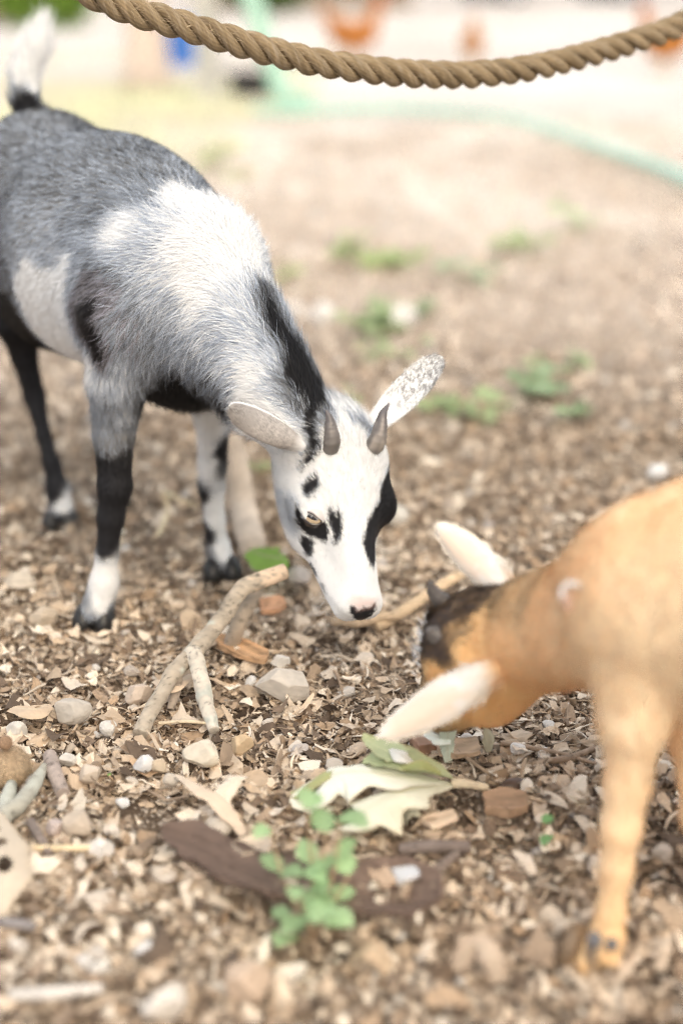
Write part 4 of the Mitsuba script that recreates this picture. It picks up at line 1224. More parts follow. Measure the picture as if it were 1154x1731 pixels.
def build_sticks():
    # the forked branch
    K = key_for('forked_stick')
    tag(K, 'grey barked forked stick with a broken pale end raised off the litter', 'stick')
    fork = at(331, 1098, 1.035)
    a, b = on(236, 1243, .004), at(482, 965, 1.105)
    mid = at(405, 1000, 1.085)
    stick('main_stem', [a, at(262, 1190, .985), at(300, 1130, 1.015), fork, at(372, 1050, 1.062), mid, at(430, 985, 1.092), b], [.0058, .0064, .0068, .0078, .0072, .0070, .0070, .0062], (.40, .345, .28), None,
          seed=1, parent=K, n=160, sides=28, rough=.30, tips=(.84, 9, (.74, .58, .44)), lichen=-.9, dark=.5)
    stick('side_branch', [at(326, 1100, 1.03), at(338, 1145, 1.006), at(348, 1188, .988), on(362, 1236, .004)], [.0072, .0068, .0062, .0040], (.56, .51, .44), None, seed=2, parent=K, n=100, sides=26, rough=.28, lichen=-.25, dark=.6)
    stick('spur', [at(300, 1128, 1.016), at(298, 1165, 1.01), on(288, 1200, .002)], [.0045, .0042, .003], (.36, .30, .25), None, seed=3, parent=K, n=30)
    stick('stick', [on(388, 1098, .004), at(405, 1050, 1.10), at(428, 1008, 1.125), at(436, 985, 1.135)], [.0070, .0068, .0062, .0055], (.36, .30, .24), 'brown stick propped up behind the forked stick', seed=4, lichen=.0)
    stick('stick', [on(430, 940, .0), on(424, 915, .015), at(412, 860, 1.395), at(398, 780, 1.42), at(390, 735, 1.43)], [.013, .014, .014, .013, .010], (.55, .47, .39), 'pale upright stick blurred behind the white foreleg', seed=5, rough=.12, dark=.9)
    stick('stick', [on(634, 1060, .006), on(690, 1028, .014), on(742, 992, .022), on(790, 965, .03)], [.0052, .0055, .0052, .004], (.60, .46, .31), 'long tan stick between the nose of the spotted kid and the far ear', seed=6)
    stick('stick', [on(560, 1050, .010), on(605, 1052, .012), on(640, 1044, .014), on(676, 1040, .016)], [.0040, .0048, .0045, .004], (.56, .43, .30), 'short brown stick right under the nose of the spotted kid', seed=7)
    stick('straw', [on(30, 1434, .008), on(90, 1434, .010), on(158, 1434, .008)], [.0021, .0022, .0020], (.74, .60, .40), 'pale yellow straw lying across the dark twig', category='straw', seed=8, rough=.04)
    stick('twig', [on(52, 1390, .006), on(66, 1415, .010), on(84, 1445, .008)], [.0034, .0032, .003], (.22, .18, .16), 'short dark twig crossing the pale straw', seed=9)
    stick('twig', [on(84, 1278, .006), on(92, 1305, .010), on(106, 1342, .006)], [.0052, .0058, .005], (.36, .30, .27), 'thick grey brown twig below the flat whitish stone', seed=10)
    K = key_for('lichened_twig')
    tag(K, 'forked grey twig crusted with pale green lichen beside the acorn cap', 'twig')
    stick('stem', [on(-4, 1398, .008), on(12, 1375, .010), on(32, 1362, .012), on(58, 1325, .013), on(76, 1296, .010)], [.0062, .0060, .0056, .0050, .0036], (.34, .33, .285), None, seed=11, parent=K, rough=.3, lichen=.15)
    stick('side_branch', [on(10, 1378, .010), on(14, 1350, .012), on(20, 1326, .012)], [.0058, .0056, .004], (.36, .36, .31), None, seed=12, parent=K, rough=.35, lichen=.5)
    stick('twig', [on(845, 1256, .008), on(900, 1265, .010), on(950, 1275, .009), on(1008, 1292, .006)], [.0018, .0020, .0018, .0012], (.36, .27, .20), 'thin brown twig lying past the jaw of the tan kid', seed=13)
    stick('twig', [on(862, 1342, .008), on(900, 1350, .008), on(934, 1359, .006)], [.0014, .0014, .0012], (.66, .53, .40), 'fine pale stem beside the dark seed husk', seed=14)
    stick('twig', [on(268, 1223, .006), on(315, 1220, .009), on(362, 1224, .006)], [.0014, .0014, .0012], (.62, .52, .38), 'fine straw-coloured stem under the foot of the side branch', seed=15)
    stick('twig', [on(676, 1436, .006), on(730, 1432, .010), on(792, 1432, .006)], [.0040, .0046, .004], (.22, .18, .165), 'dark flat twig above the bark slab', seed=16)
    stick('twig', [on(708, 1496, .008), on(740, 1470, .012), on(772, 1444, .010)], [.0030, .0034, .003], (.21, .17, .15), 'dark slanting twig leaning on the bark slab', seed=17)
    stick('stick', [on(18, 1684, .006), on(90, 1680, .010), on(172, 1672, .006)], [.0036, .0040, .0032], (.66, .62, .58), 'blurred pale grey stick close to the lens', seed=18)
    stick('stick', [on(-6, 1560, .006), on(30, 1563, .008), on(60, 1568, .006)], [.0034, .0036, .003], (.24, .22, .22), 'blurred dark grey stick below the leaf with holes', seed=19)
    stick('stem', [on(268, 905, .01), on(283, 860, .012), on(276, 832, .03), on(300, 842, .03), on(334, 858, .012)], [.0016, .0018, .0018, .0017, .0014], (.80, .68, .46), 'bent yellow grass stem between the front legs', category='grass stem', seed=20)
    stick('twig', [on(1005, 1265, .004), on(960, 1282, .010), on(908, 1288, .008)], [.0022, .0026, .0024], (.30, .22, .16), 'dark brown twig crossing the thin one near the far fore leg', seed=21)
    stick('twig', [on(556, 1120, .006), on(573, 1150, .012), on(580, 1175, .006)], [.0012, .0013, .001], (.34, .25, .18), 'thin upright brown stem between the two kids', seed=22)
    stick('twig', [on(700, 1215, .006), on(800, 1290, .012), on(830, 1310, .008)], [.0012, .0013, .001], (.42, .32, .23), 'thin brown stem under the lower ear of the tan kid', seed=23)

def slab(name, outline, thick, base, label, category, seed=0, curl=.0, z=.006, bend=None, res=.0035, parent=None, ragged=.12, bsdf='bark'):
    """a thin broken plate (bark, chip) from its outline on the ground"""
    from shapely.geometry import Polygon, Point
    poly = np.asarray(outline, float)
    c0 = poly.mean(0)
    big = Polygon(poly).buffer(res * .8).buffer(-res * .4)
    m = trimesh.creation.extrude_polygon(big, thick, engine='earcut')
    v, f = m.vertices, m.faces
    v, f = trimesh.remesh.subdivide_to_size(v, f, res * 1.6, max_iter=8)
    q = v.copy()
    d = np.array([big.exterior.distance(Point(*p[:2])) for p in q])
    w = np.abs(poly - c0).max()
    lift = curl * np.exp(-d / (.25 * w))
    q[:, 2] = q[:, 2] + lift + ragged * thick * 3 * (meshkit.fbm(q * 70, 3, seed) - .5)
    q[:, :2] += (meshkit.fbm(q * 160, 3, seed + 3)[:, None] - .5) * res * 1.6
    if bend is not None:
        q[:, 2] += bend * ((q[:, :2] - c0) ** 2).sum(1)
    q[:, 2] += z
    ax = unit(np.linalg.svd(poly - c0)[2][0]); u0 = (q[:, :2] - c0) @ ax; u1 = (q[:, :2] - c0) @ np.array([-ax[1], ax[0]])
    grain_ = meshkit.fbm(np.stack([u0 * 40, u1 * 330, q[:, 2] * 60], 1), 4, seed + 1)[:, None]
    c = np.asarray(base) * (.25 + 1.5 * grain_)
    return obj(name, (q, f), bsdf, parent, True, color=np.clip(c, .01, .85), label=label, category=None if parent else category)

def px(pts, z=0.0):
    return np.array([on(u, v, z)[:2] for u, v in pts])

def build_bark():
    slab('bark_slab', px([(283, 1446), (330, 1440), (392, 1474), (452, 1498), (520, 1512), (600, 1512), (690, 1502), (738, 1530), (738, 1572), (690, 1596), (600, 1592), (520, 1572), (440, 1556), (372, 1530), (310, 1492), (284, 1466)]),
         .004, (.15, .105, .085), 'curved slab of dark brown bark behind the green plant', 'bark', 31, .012, .008, None, .005)
    slab('bark_chip', px([(366, 1096), (400, 1098), (452, 1124), (446, 1140), (404, 1130), (372, 1114)]), .004, (.46, .29, .17), 'flat orange brown chip of bark beside the forked stick', 'bark', 32, .004, .006)
    slab('bark_chip', px([(442, 1035), (474, 1030), (482, 1042), (470, 1052), (446, 1054)]), .005, (.60, .34, .20), 'rusty orange chip behind the muzzle of the spotted kid', 'bark', 33, .003, .006)
    slab('bark_chip', px([(690, 1262), (704, 1250), (728, 1250), (744, 1266), (736, 1284), (708, 1288)]), .008, (.33, .20, .14), 'cracked reddish lump of bark below the lower ear', 'bark', 34, .002, .004, None, .0025)
    slab('bark_chip', px([(818, 1366), (846, 1358), (886, 1366), (888, 1386), (860, 1394), (822, 1390)]), .007, (.40, .27, .18), 'rounded brown bark piece beside the seedling', 'bark', 35, .002, .004, None, .003)
    slab('bark_chip', px([(738, 1282), (800, 1276), (806, 1298), (770, 1304), (744, 1298)]), .004, (.50, .37, .26), 'thin tan bark flake under the pale leaf in the mouth', 'bark', 36, .003, .008)
    slab('white_chip', px([(662, 1520), (700, 1512), (706, 1526), (672, 1536)]), .003, (.52, .54, .58), 'small bluish white chip lying on the dark bark slab', 'chip', 37, .001, .018, None, .003, bsdf='stone_plain')
    slab('wood_chip', px([(622, 1508), (640, 1504), (664, 1536), (650, 1546), (630, 1530)]), .003, (.62, .46, .34), 'tan splinter lying on the dark bark slab', 'chip', 38, .002, .017, None, .003)
    slab('wood_chip', px([(716, 1412), (760, 1400), (772, 1410), (730, 1426)]), .003, (.70, .56, .43), 'pale tan chip with a straight edge above the dark twig', 'chip', 39, .001, .010, None, .003)
    slab('wood_chip', px([(310, 1490), (352, 1470), (388, 1476), (376, 1500), (336, 1512)]), .002, (.66, .53, .42), 'pale chip under the tip of the bark slab', 'chip', 40, .003, .010, None, .003)
    slab('wood_chip', px([(396, 1474), (440, 1458), (462, 1470), (448, 1490), (412, 1490)]), .003, (.60, .50, .40), 'tan flake leaning on the edge of the bark slab', 'chip', 41, .004, .016, None, .003)

# ------------------------------------------------------------------ leaves
scene['mat_leaf'] = {'type': 'twosided', 'b': {'type': 'principled', 'base_color': {'type': 'mesh_attribute', 'name': 'vertex_color'}, 'roughness': .6, 'specular': .3}}
scene['mat_green_leaf'] = {'type': 'principledthin', 'base_color': {'type': 'mesh_attribute', 'name': 'vertex_color'}, 'roughness': .5, 'diff_trans': .9, 'eta': 1.4}

def ribbon(path, widths, cup=0.0, side=None, n=40, m=13, wave=.0, seed=0, edge=0.0):
    """a strip of leaf blade along a path of points; the midrib is slightly sunk"""
    p = catmull(path, n)
    t = unit(np.gradient(p, axis=0))
    s = np.asarray(side, float) if side is not None else np.array([0, 0, 1.0])
    if s.ndim == 1:
        b = unit(np.cross(t, np.tile(s, (n, 1))))
    else:
        k = np.linspace(0, len(s) - 1, n)
        ss = np.stack([np.interp(k, np.arange(len(s)), s[:, i]) for i in range(3)], 1)
        b = unit(ss - t * (ss * t).sum(1, keepdims=True))
    nn = np.cross(b, t)
    w = np.interp(np.linspace(0, 1, n), np.linspace(0, 1, len(widths)), widths)
    x = np.linspace(-1, 1, m)
    ed = 1 + edge * 2 * (meshkit.fbm(np.stack([np.arange(n) * .33, np.full(n, seed), np.zeros(n)], 1), 2, seed) - .5)
    ed2 = 1 + edge * 2 * (meshkit.fbm(np.stack([np.arange(n) * .33, np.full(n, seed + 9), np.zeros(n)], 1), 2, seed) - .5)
    W = w[:, None] * np.where(x < 0, ed[:, None], ed2[:, None])
    h = cup * w[:, None] * (x ** 2)[None] + wave * w[:, None] * np.sin(np.linspace(0, 9, n))[:, None] * (np.abs(x) ** 2)[None] - .05 * w[:, None] * np.exp(-(x / .12) ** 2)[None]
    v = p[:, None] + b[:, None] * (W * x[None])[..., None] + nn[:, None] * h[..., None]
    return v.reshape(-1, 3), grid_faces(n, m), np.tile(x, n), np.repeat(np.linspace(0, 1, n), m)

def leaf_color(v, x, s, base, vein, seed=0, brown=0.0, edge=(.42, .31, .18)):
    t = meshkit.fbm(v * 130, 4, seed)[:, None]
    c = np.asarray(base) * (.86 + .28 * t)
    ve = np.clip(1 - np.abs(x) * 14, 0, 1)[:, None] + np.clip(.75 - np.abs(((s * 9 + np.abs(x) * 1.6) % 1) - .5) * 9, 0, 1)[:, None] * .35
    c = c * (1 - .5 * ve) + np.asarray(vein) * .5 * ve
    e = np.clip((np.abs(x) - .9) * 12 + (t[:, 0] - .5) * 2, 0, 1)[:, None] * brown
    return np.clip(c * (1 - e) + np.array(edge) * e, .01, .9)

def build_leaves():
    # the big lobed leaf, pale underside up, two lobes curling
    K = key_for('oak_leaf')
    tag(K, 'large lobed leaf lying pale felted underside up, in front of the lower ear', 'leaf')
    WH, VE = (.72, .725, .64), (.60, .60, .46)
    root = on(764, 1324, .020)
    def lobe(pts, widths, name, base, seed, cup=-.25, side=(0, 0, 1), wave=.08, edge=.25, label=None, vein=VE):
        path = [on(u, v, z) for u, v, z in pts]
        v, f, x, s = ribbon(path, widths, cup, side, 44, 15, wave, seed, edge)
        obj(name, (v, f), 'leaf', K, True, color=leaf_color(v, x, s, base, vein, seed, .6), label=label)
    lobe([(764, 1324, .018), (705, 1314, .030), (640, 1306, .036), (585, 1302, .036), (548, 1318, .030), (530, 1350, .014), (528, 1378, .004)], [.002, .009, .020, .014, .026, .018, .026, .017, .003], 'lobe', WH, 1, -.30, edge=.35, wave=.26)
    lobe([(764, 1326, .020), (715, 1330, .028), (672, 1340, .030), (632, 1358, .028), (604, 1382, .022), (598, 1412, .004)], [.002, .010, .019, .013, .024, .017, .022, .005], 'lobe', (.65, .645, .53), 2, -.34, edge=.4, wave=.28)
    lobe([(700, 1334, .026), (690, 1360, .018), (682, 1392, .004)], [.010, .011, .003], 'lobe', (.63, .62, .50), 3, -.25, edge=.5, wave=.2)
    lobe([(560, 1305, .034), (530, 1318, .026), (508, 1336, .014), (508, 1352, .006)], [.006, .012, .010, .002], 'lobe', (.36, .37, .17), 4, -.3, label='curled green lobe at the tip of the leaf', vein=(.5, .5, .3), edge=.15)
    lobe([(768, 1320, .018), (742, 1306, .026), (700, 1292, .034), (650, 1284, .036), (612, 1290, .030)], [.002, .010, .017, .020, .004], 'lobe', (.43, .48, .28), 5, .25, label='greyish green lobe turned over', vein=(.55, .58, .38), edge=.2)
    lobe([(672, 1282, .038), (646, 1266, .040), (622, 1252, .044), (614, 1240, .048)], [.012, .012, .007, .001], 'lobe', (.47, .53, .32), 6, .15, label='greyish green lobe turned over', vein=(.55, .58, .38), edge=.2)
    lobe([(745, 1312, .034), (712, 1300, .040), (676, 1304, .036)], [.003, .007, .003], 'lobe', (.30, .33, .14), 7, .5, label='green fold along the middle of the leaf', vein=(.5, .5, .3))
    stick('leaf_stalk', [root, on(790, 1326, .020), on(822, 1332, .012)], [.0040, .0032, .0026], (.66, .57, .42), None, seed=41, parent=K, n=24, sides=10, rough=.05)
    def leaf(name, pts, widths, base, label, seed, bsdf='leaf', cup=-.2, wave=.08, edge=.15, category='leaf', side=(0, 0, 1), vein=(.6, .55, .4), brown=.3):
        path = [on(u, v, z) for u, v, z in pts]
        v, f, x, s = ribbon(path, widths, cup, side, 36, 13, wave, seed, edge)
        return obj(name, (v, f), bsdf, None, True, color=leaf_color(v, x, s, base, vein, seed, brown), label=label, category=category)
    leaf('leaf_scrap', [(700, 1292, .036), (680, 1276, .042), (660, 1266, .040)], [.002, .008, .002], (.80, .80, .76), 'white folded scrap on top of the green lobes', 50)
    leaf('leaf', [(757, 1238, .045), (756, 1262, .022), (758, 1290, .006)], [.006, .0055, .003], (.66, .76, .66), 'pale mint leaf hanging from the mouth of the tan kid', 51, side=(0, -1, .3))
    leaf('leaf', [(718, 1238, .034), (740, 1246, .034), (762, 1250, .032)], [.003, .006, .004], (.76, .82, .78), 'pale whitish green scrap under the lower ear', 52, side=(0, -.6, 1))
    leaf('leaf', [(820, 1230, .036), (826, 1252, .022), (826, 1272, .008)], [.0015, .0052, .0022], (.56, .55, .42), 'upright olive leaf blade under the jaw of the tan kid', 53, side=(.2, -1, .3))
    leaf('leaf', [(422, 930, .030), (446, 938, .034), (470, 942, .034), (486, 945, .030)], [.008, .017, .018, .006], (.33, .55, .14), 'bright green rounded leaf beside the raised end of the forked stick', 54, 'green_leaf', side=(0, -.5, 1), brown=0)
    # dry leaves
    leaf('dry_leaf', [(300, 1310, .012), (330, 1330, .024), (372, 1356, .022), (412, 1412, .008)], [.002, .005, .008, .003], (.64, .52, .41), 'dry forked tan leaf arched over the flat pale stone', 55, edge=.3)
    leaf('dry_leaf', [(372, 1356, .020), (385, 1330, .026), (404, 1312, .024), (420, 1316, .010)], [.006, .008, .005, .002], (.70, .60, .49), 'pale dry leaf lobe curled above the forked leaf', 56, edge=.3)
    leaf('dry_leaf', [(330, 1370, .012), (312, 1392, .014), (288, 1400, .006)], [.004, .010, .004], (.74, .64, .53), 'small cream dry leaf cupped beside the bare earth', 57, cup=.4)
    leaf('dry_leaf', [(262, 1150, .014), (290, 1158, .02), (326, 1140, .014)], [.004, .009, .003], (.62, .50, .39), 'tan dry leaf lying behind the foot of the forked stick', 58)
    leaf('dry_leaf', [(80, 1190, .008), (60, 1198, .02), (20, 1196, .012)], [.004, .012, .006], (.56, .43, .31), 'broad brown dry leaf above the faceted rock', 59)
    leaf('dry_leaf', [(1010, 1330, .01), (1030, 1345, .016), (1044, 1370, .006)], [.003, .007, .003], (.74, .66, .56), 'cream dry leaf curled close to the knee of the tan kid', 60)
    leaf('dry_leaf', [(985, 1310, .01), (975, 1335, .024), (985, 1360, .006)], [.003, .0065, .003], (.70, .61, .50), 'pale twisted dry leaf beside the fore leg of the tan kid', 61, wave=.4)
    leaf('dry_leaf', [(590, 1490 + 130, .006), (628, 1600, .02), (660, 1640, .008)], [.004, .010, .006], (.50, .37, .25), 'blurred brown dry leaf below the bark slab', 62)
    leaf('dry_leaf', [(770, 1640, .008), (800, 1600, .026), (830, 1620, .024), (842, 1660, .008)], [.005, .007, .007, .004], (.52, .41, .32), 'blurred tan leaf curled into an arch, in front of the tan kid', 63, side=(0, -1, .4))
    # the big pale leaf with insect holes
    u = np.linspace(0, 1, 40)
    K = key_for('dry_leaf')
    path = [on(-22, 1368, .016), on(-10, 1420, .030), on(-8, 1480, .026), on(-20, 1560, .006)]
    v, f, x, s = ribbon(path, [.008, .020, .022, .006], -.3, (0, 0, 1), 60, 31, .06, 70, .12)
    cc = leaf_color(v, x, s, (.56, .48, .385), (.44, .36, .27), 70, .5)
    tri = v[f].mean(1)
    kill = np.zeros(len(f), bool)
    for (a, b, r) in ((2, 1432, .0042), (8, 1466, .0050), (-2, 1405, .0018)):
        h = on(a, b, .026)
        q = tri - h
        kill |= (q[:, 0] ** 2 + (q[:, 1] * .8) ** 2) < (r ** 2) * (.7 + .6 * meshkit.noise(tri * 500))
    scene[K] = ply((v, f[~kill]), 'mat_leaf', True, None, cc)
    tag(K, 'large pale dry leaf with dark insect holes at the edge of the picture', 'dry leaf')

def sprig(name, label, base, tops, leaves, size, green, rng, category='plant', stalk=(.42, .30, .20), pinch=.85, grp=None):
    """a weed: stalks with pairs of rounded leaves; each leaf and stalk a part"""
    K = key_for(name)
    tag(K, label, category, grp)
    for top in tops:
        mid = (base + top) / 2 + rng.normal(0, .004, 3)
        pts = [base, mid, top]
        stick('stalk', pts, [.0012, .0010, .0008], stalk, None, seed=int(rng.integers(1e6)), parent=K, n=16, sides=6, rough=.02)
        c = catmull(pts, 40)
        for k in range(leaves):
            s = .25 + .75 * (k + 1) / leaves
            q = c[min(39, int(s * 39))]
            for sd in ((-1, 1) if k < leaves - 1 else (0,)):
                ang = rng.uniform(0, np.pi) if sd == -1 else (locals().get('ang', 0) + np.pi if sd == 1 else rng.uniform(0, 6.28))
                d = np.array([math.cos(ang), math.sin(ang), rng.uniform(.05, .7)])
                L = size * rng.uniform(.75, 1.25)
                path = [q, q + unit(d) * L * .35, q + unit(d + [0, 0, -.1]) * L, q + unit(d + [0, 0, -.25]) * L * 1.6]
                v, f, x, t = ribbon(path, [.0006, L * .42, L * .62, L * .45, .0003], .18, unit(np.array([rng.normal(0, .2), rng.normal(0, .2) - .25, 1])), 12, 7, .04, int(rng.integers(99)), .08)
                g = np.asarray(green) * rng.uniform(.75, 1.25)
                obj('leaf', (v, f), 'green_leaf', K, True, color=leaf_color(v, x, t, g, g * 1.25, 3, 0))
    return K

def build_plants():
    rng = np.random.default_rng(21)
    b = on(528, 1590)
    G = np.array([.44, .64, .36])
    tops = [at(518, 1368, .735), at(455, 1400, .745), at(556, 1408, .73), at(590, 1480, .725), at(500, 1500, .70), at(556, 1530, .695), at(486, 1555, .705), at(575, 1380, .74)]
    sprig('weed', 'small leafy green weed growing in front of the bark slab', b, tops, 2, .0118, G, rng, pinch=.8)
    b = on(925, 1432)
    sprig('seedling', 'tiny seedling with two green leaves near the brown bark piece', b, [at(918, 1392, b[1] - .01), at(928, 1412, b[1] - .012)], 1, .0085, (.24, .48, .22), rng, 'seedling')
    b = on(184, 1322)
    sprig('seedling', 'minute green sprout beside the egg-shaped stone', b, [b + [.001, -.002, .006]], 1, .0030, (.36, .60, .20), rng, 'seedling')
    # weeds beyond the kids
    far = [(640, 545, 9, .024, (.20, .36, .14), 'low weed clump between two white stones beyond the kids'), (690, 520, 6, .024, (.20, .40, .20), 'bluish green weed behind the white stones beyond the kids'),
           (640, 440, 6, .030, (.40, .58, .20), 'yellow green weed clump higher up behind the stones'), (575, 425, 4, .030, (.42, .58, .22), 'yellow green weed by the withers of the spotted kid'),
           (770, 455, 3, .026, (.24, .46, .30), 'solitary bluish weed past the upright ear'), (815, 695, 6, .017, (.40, .60, .28), 'bright green weed beyond the tip of the upright ear'),
           (905, 655, 5, .019, (.22, .50, .28), 'taller green weed among the far litter'), (970, 690, 4, .016, (.24, .52, .26), 'small green weed, farthest from the upright ear'),
           (745, 685, 3, .015, (.36, .62, .22), 'little pale green weed next to the upright ear'), (965, 610, 3, .018, (.30, .54, .26), 'faint green weed in front of the hose'),
           (860, 415, 5, .032, (.42, .60, .24), 'pale green weed halfway to the hose'), (972, 378, 3, .030, (.34, .58, .26), 'lone weed close to the hose'),
           (652, 598, 3, .018, (.34, .60, .24), 'small weed above the head of the spotted kid'), (462, 470, 3, .026, (.44, .58, .22), 'weed peeping out behind the neck of the spotted kid'),
           (600, 690, 2, .012, (.30, .60, .20), 'tiny weed right behind the horns'), (432, 785, 3, .011, (.36, .52, .16), 'olive weed seen between ear and foreleg'),
           (360, 280, 6, .036, (.50, .58, .24), 'yellowish weed tuft behind the back of the spotted kid'), (880, 640, 3, .016, (.34, .56, .24), 'soft green weed among the pale stones')]
    for u, v, n, s, g, l in far:
        b = on(u, v + 18)
        tops = [b + np.array([rng.normal(0, s * 1.5), rng.normal(0, s * 1.5), rng.uniform(.6, 2.0) * s]) for _ in range(n)]
        g = np.array(g) * .45 + np.array([.56, .60, .42]) * .55 * (1 if v < 600 else .85)
        sprig('weed', l, b, tops, 2, s * .85, g, rng)

def build_acorn():
    K = key_for('acorn_cap')
    tag(K, 'bristly brown acorn cap with a stalk knob at the left edge', 'acorn cap')
    rng = np.random.default_rng(9)
    c = on(14, 1298, .014)
    R = 37 * depth(c) / FPX
    m = trimesh.creation.icosphere(4)
    v = m.vertices * [1, 1, .92]
    v[:, 2] = np.where(v[:, 2] < -.5, -.5, v[:, 2])
    m2 = trimesh.Trimesh(c + v * R, m.faces, process=False)
    obj('cup', m2, 'bark', K, True, color=mottled(m2.vertices, (.32, .23, .15), 300, .5))
    P, N = seeds(m2, 2600, rng)
    fl = np.tile(np.array([0.15, 0, -1.0]), (len(P), 1))
    col = np.array([.52, .40, .27]) * rng.uniform(.6, 1.35, (len(P), 1))
    hv, hf, hn, hc = hair(P, N, fl, np.full(len(P), .0034), .00065, col, rng, 1.1, .5, 2)
    raw('scales', hv, hf, hn, np.clip(hc, .01, .9), 'hair', K)
    k = at(9, 1256, c[1] - .002)
    b = trimesh.creation.icosphere(3)
    bv = k + b.vertices * (.0052 * (1 + .2 * (meshkit.fbm(b.vertices * 4, 2)[:, None] - .5)))
    obj('stalk_knob', (bv, b.faces), 'bark', K, True, color=mottled(bv, (.26, .17, .11), 300, .5))
    # a dark seed husk
    p = on(868, 1328, .006)
    b = trimesh.creation.icosphere(3)
    bv = b.vertices * [.0105, .006, .0055]
    bv = p + bv @ np.array([[.95, .3, 0], [-.3, .95, 0], [0, 0, 1]])
    obj('seed_husk', (bv, b.faces), 'horn', None, True, color=mottled(bv, (.10, .065, .05), 200, .4), label='dark glossy seed husk on the litter past the jaw of the tan kid', category='seed')
    b2 = on(890, 1335, .008)
    v, f, x, s = ribbon([b2 - [.004, 0, 0], b2 + [0, 0, .002], b2 + [.005, 0, -.002]], [.001, .006, .001], .5, (0, -.5, 1))
    obj('husk_flake', (v, f), 'leaf', None, True, color=leaf_color(v, x, s, (.78, .74, .68), (.7, .6, .5)), label='white curved flake touching the dark seed husk', category='flake')

# ------------------------------------------------------------------ the rope: three strands laid together
def build_rope():
    K = key_for('rope')
    tag(K, 'thick three-strand brown rope sagging across the top of the scene', 'rope')
    C = [(60, -62, 1.16), (135, -22, 1.165), (215, 14, 1.17), (300, 40, 1.18), (400, 70, 1.195), (500, 97, 1.215), (600, 114, 1.235), (700, 124, 1.26), (800, 125, 1.29), (900, 113, 1.32), (1000, 90, 1.36), (1100, 60, 1.40), (1154, 39, 1.42), (1230, 5, 1.45), (1300, -35, 1.48)]
    path = catmull([at(u, v, y) for u, v, y in C], 900)
    d = np.r_[0, np.cumsum(np.linalg.norm(np.diff(path, axis=0), axis=1))]
    t, a, b = frames(path)
    R, r = .0066, .0050
    rate = 2 * np.pi / .060
    sides = 44
    for k in range(3):
        ph = d * rate + k * 2 * np.pi / 3 + .6
        ph = ph + .35 * (meshkit.fbm(np.stack([d * 9, 0 * d, 0 * d + k], 1), 2, 4) - .5)
        off = R * (1 + .10 * (meshkit.fbm(np.stack([d * 30, 0 * d + 4, 0 * d + k], 1), 2, 7) - .5))[:, None] * (np.cos(ph)[:, None] * a + np.sin(ph)[:, None] * b)
        c = path + off
        tt, _, _ = frames(c)
        n0 = unit(off - tt * (off * tt).sum(1, keepdims=True))
        b0 = np.cross(tt, n0)
        ang = np.arange(sides) * 2 * np.pi / sides
        # yarns: fine ridges that wind the other way round the strand
        yarn = 1 + .09 * np.abs(np.sin(5.5 * (ang[None] + d[:, None] * 150))) + .03 * (meshkit.fbm(np.stack(np.broadcast_arrays(ang[None] * 3, d[:, None] * 400, np.full((1, 1), k * 7.0)), -1), 2) - .5)
        v = c[:, None] + r * yarn[..., None] * (np.cos(ang)[None, :, None] * n0[:, None] + np.sin(ang)[None, :, None] * b0[:, None])
        rid = np.abs(np.sin(5.5 * (ang[None] + d[:, None] * 150)))
        wear = meshkit.fbm(np.stack(np.broadcast_arrays(np.cos(ang)[None] * 6, np.sin(ang)[None] * 6, d[:, None] * 130 + k * 9), -1), 3)
        base = np.array([.225, .165, .097]) * (.40 + .55 * rid + .75 * wear)[..., None]
        grime = meshkit.fbm(np.stack(np.broadcast_arrays(d[:, None] * 14, ang[None] * .8, np.full((1, 1), 3.0 + k)), -1), 3)[..., None]
        base = base * (.62 + .76 * grime)
        grey = np.clip((wear - .5) * 4, 0, 1)[..., None] * .5
        col = base * (1 - grey) + np.array([.38, .33, .26]) * grey
        v = v.reshape(-1, 3)
        f = grid_faces(len(path), sides, True)
        if trimesh.Trimesh(v, f, process=False).volume < 0:
            f = f[:, ::-1]
        obj('strand', (v, f), 'bark', K, True, color=np.clip(col.reshape(-1, 3), .02, .8))
    rng = np.random.default_rng(3)
    i = rng.integers(0, 780, 2600)
    dirs = unit(rng.normal(0, 1, (2600, 3)))
    dirs = unit(dirs - t[i] * (dirs * t[i]).sum(1, keepdims=True))
    hv, hf, hn, hc = hair(path[i] + dirs * .0096, dirs, t[i] * rng.choice([-1, 1], (2600, 1)) + rng.normal(0, .3, (2600, 3)), rng.uniform(.004, .012, 2600), .00032, np.array([.46, .37, .25]) * rng.uniform(.7, 1.3, (2600, 1)), rng, .4, .5, 2)
    raw('loose_fibre', hv, hf, hn, hc, 'hair', K)

def box(w, d, h, c, bevel=.0):
    m = trimesh.creation.box([w, d, h])
    m.apply_translation(np.asarray(c, float))
    return m.vertices, m.faces

def lathe(profile, center, sides=40):
    pr = np.asarray(profile, float)
    ang = np.arange(sides) * 2 * np.pi / sides
    v = np.stack([pr[:, :1] * np.cos(ang), pr[:, :1] * np.sin(ang), np.tile(pr[:, 1:2], (1, sides))], -1).reshape(-1, 3) + np.asarray(center)
    f = grid_faces(len(pr), sides, True)
    if trimesh.Trimesh(v, f, process=False).volume < 0:
        f = f[:, ::-1]
    return v, f

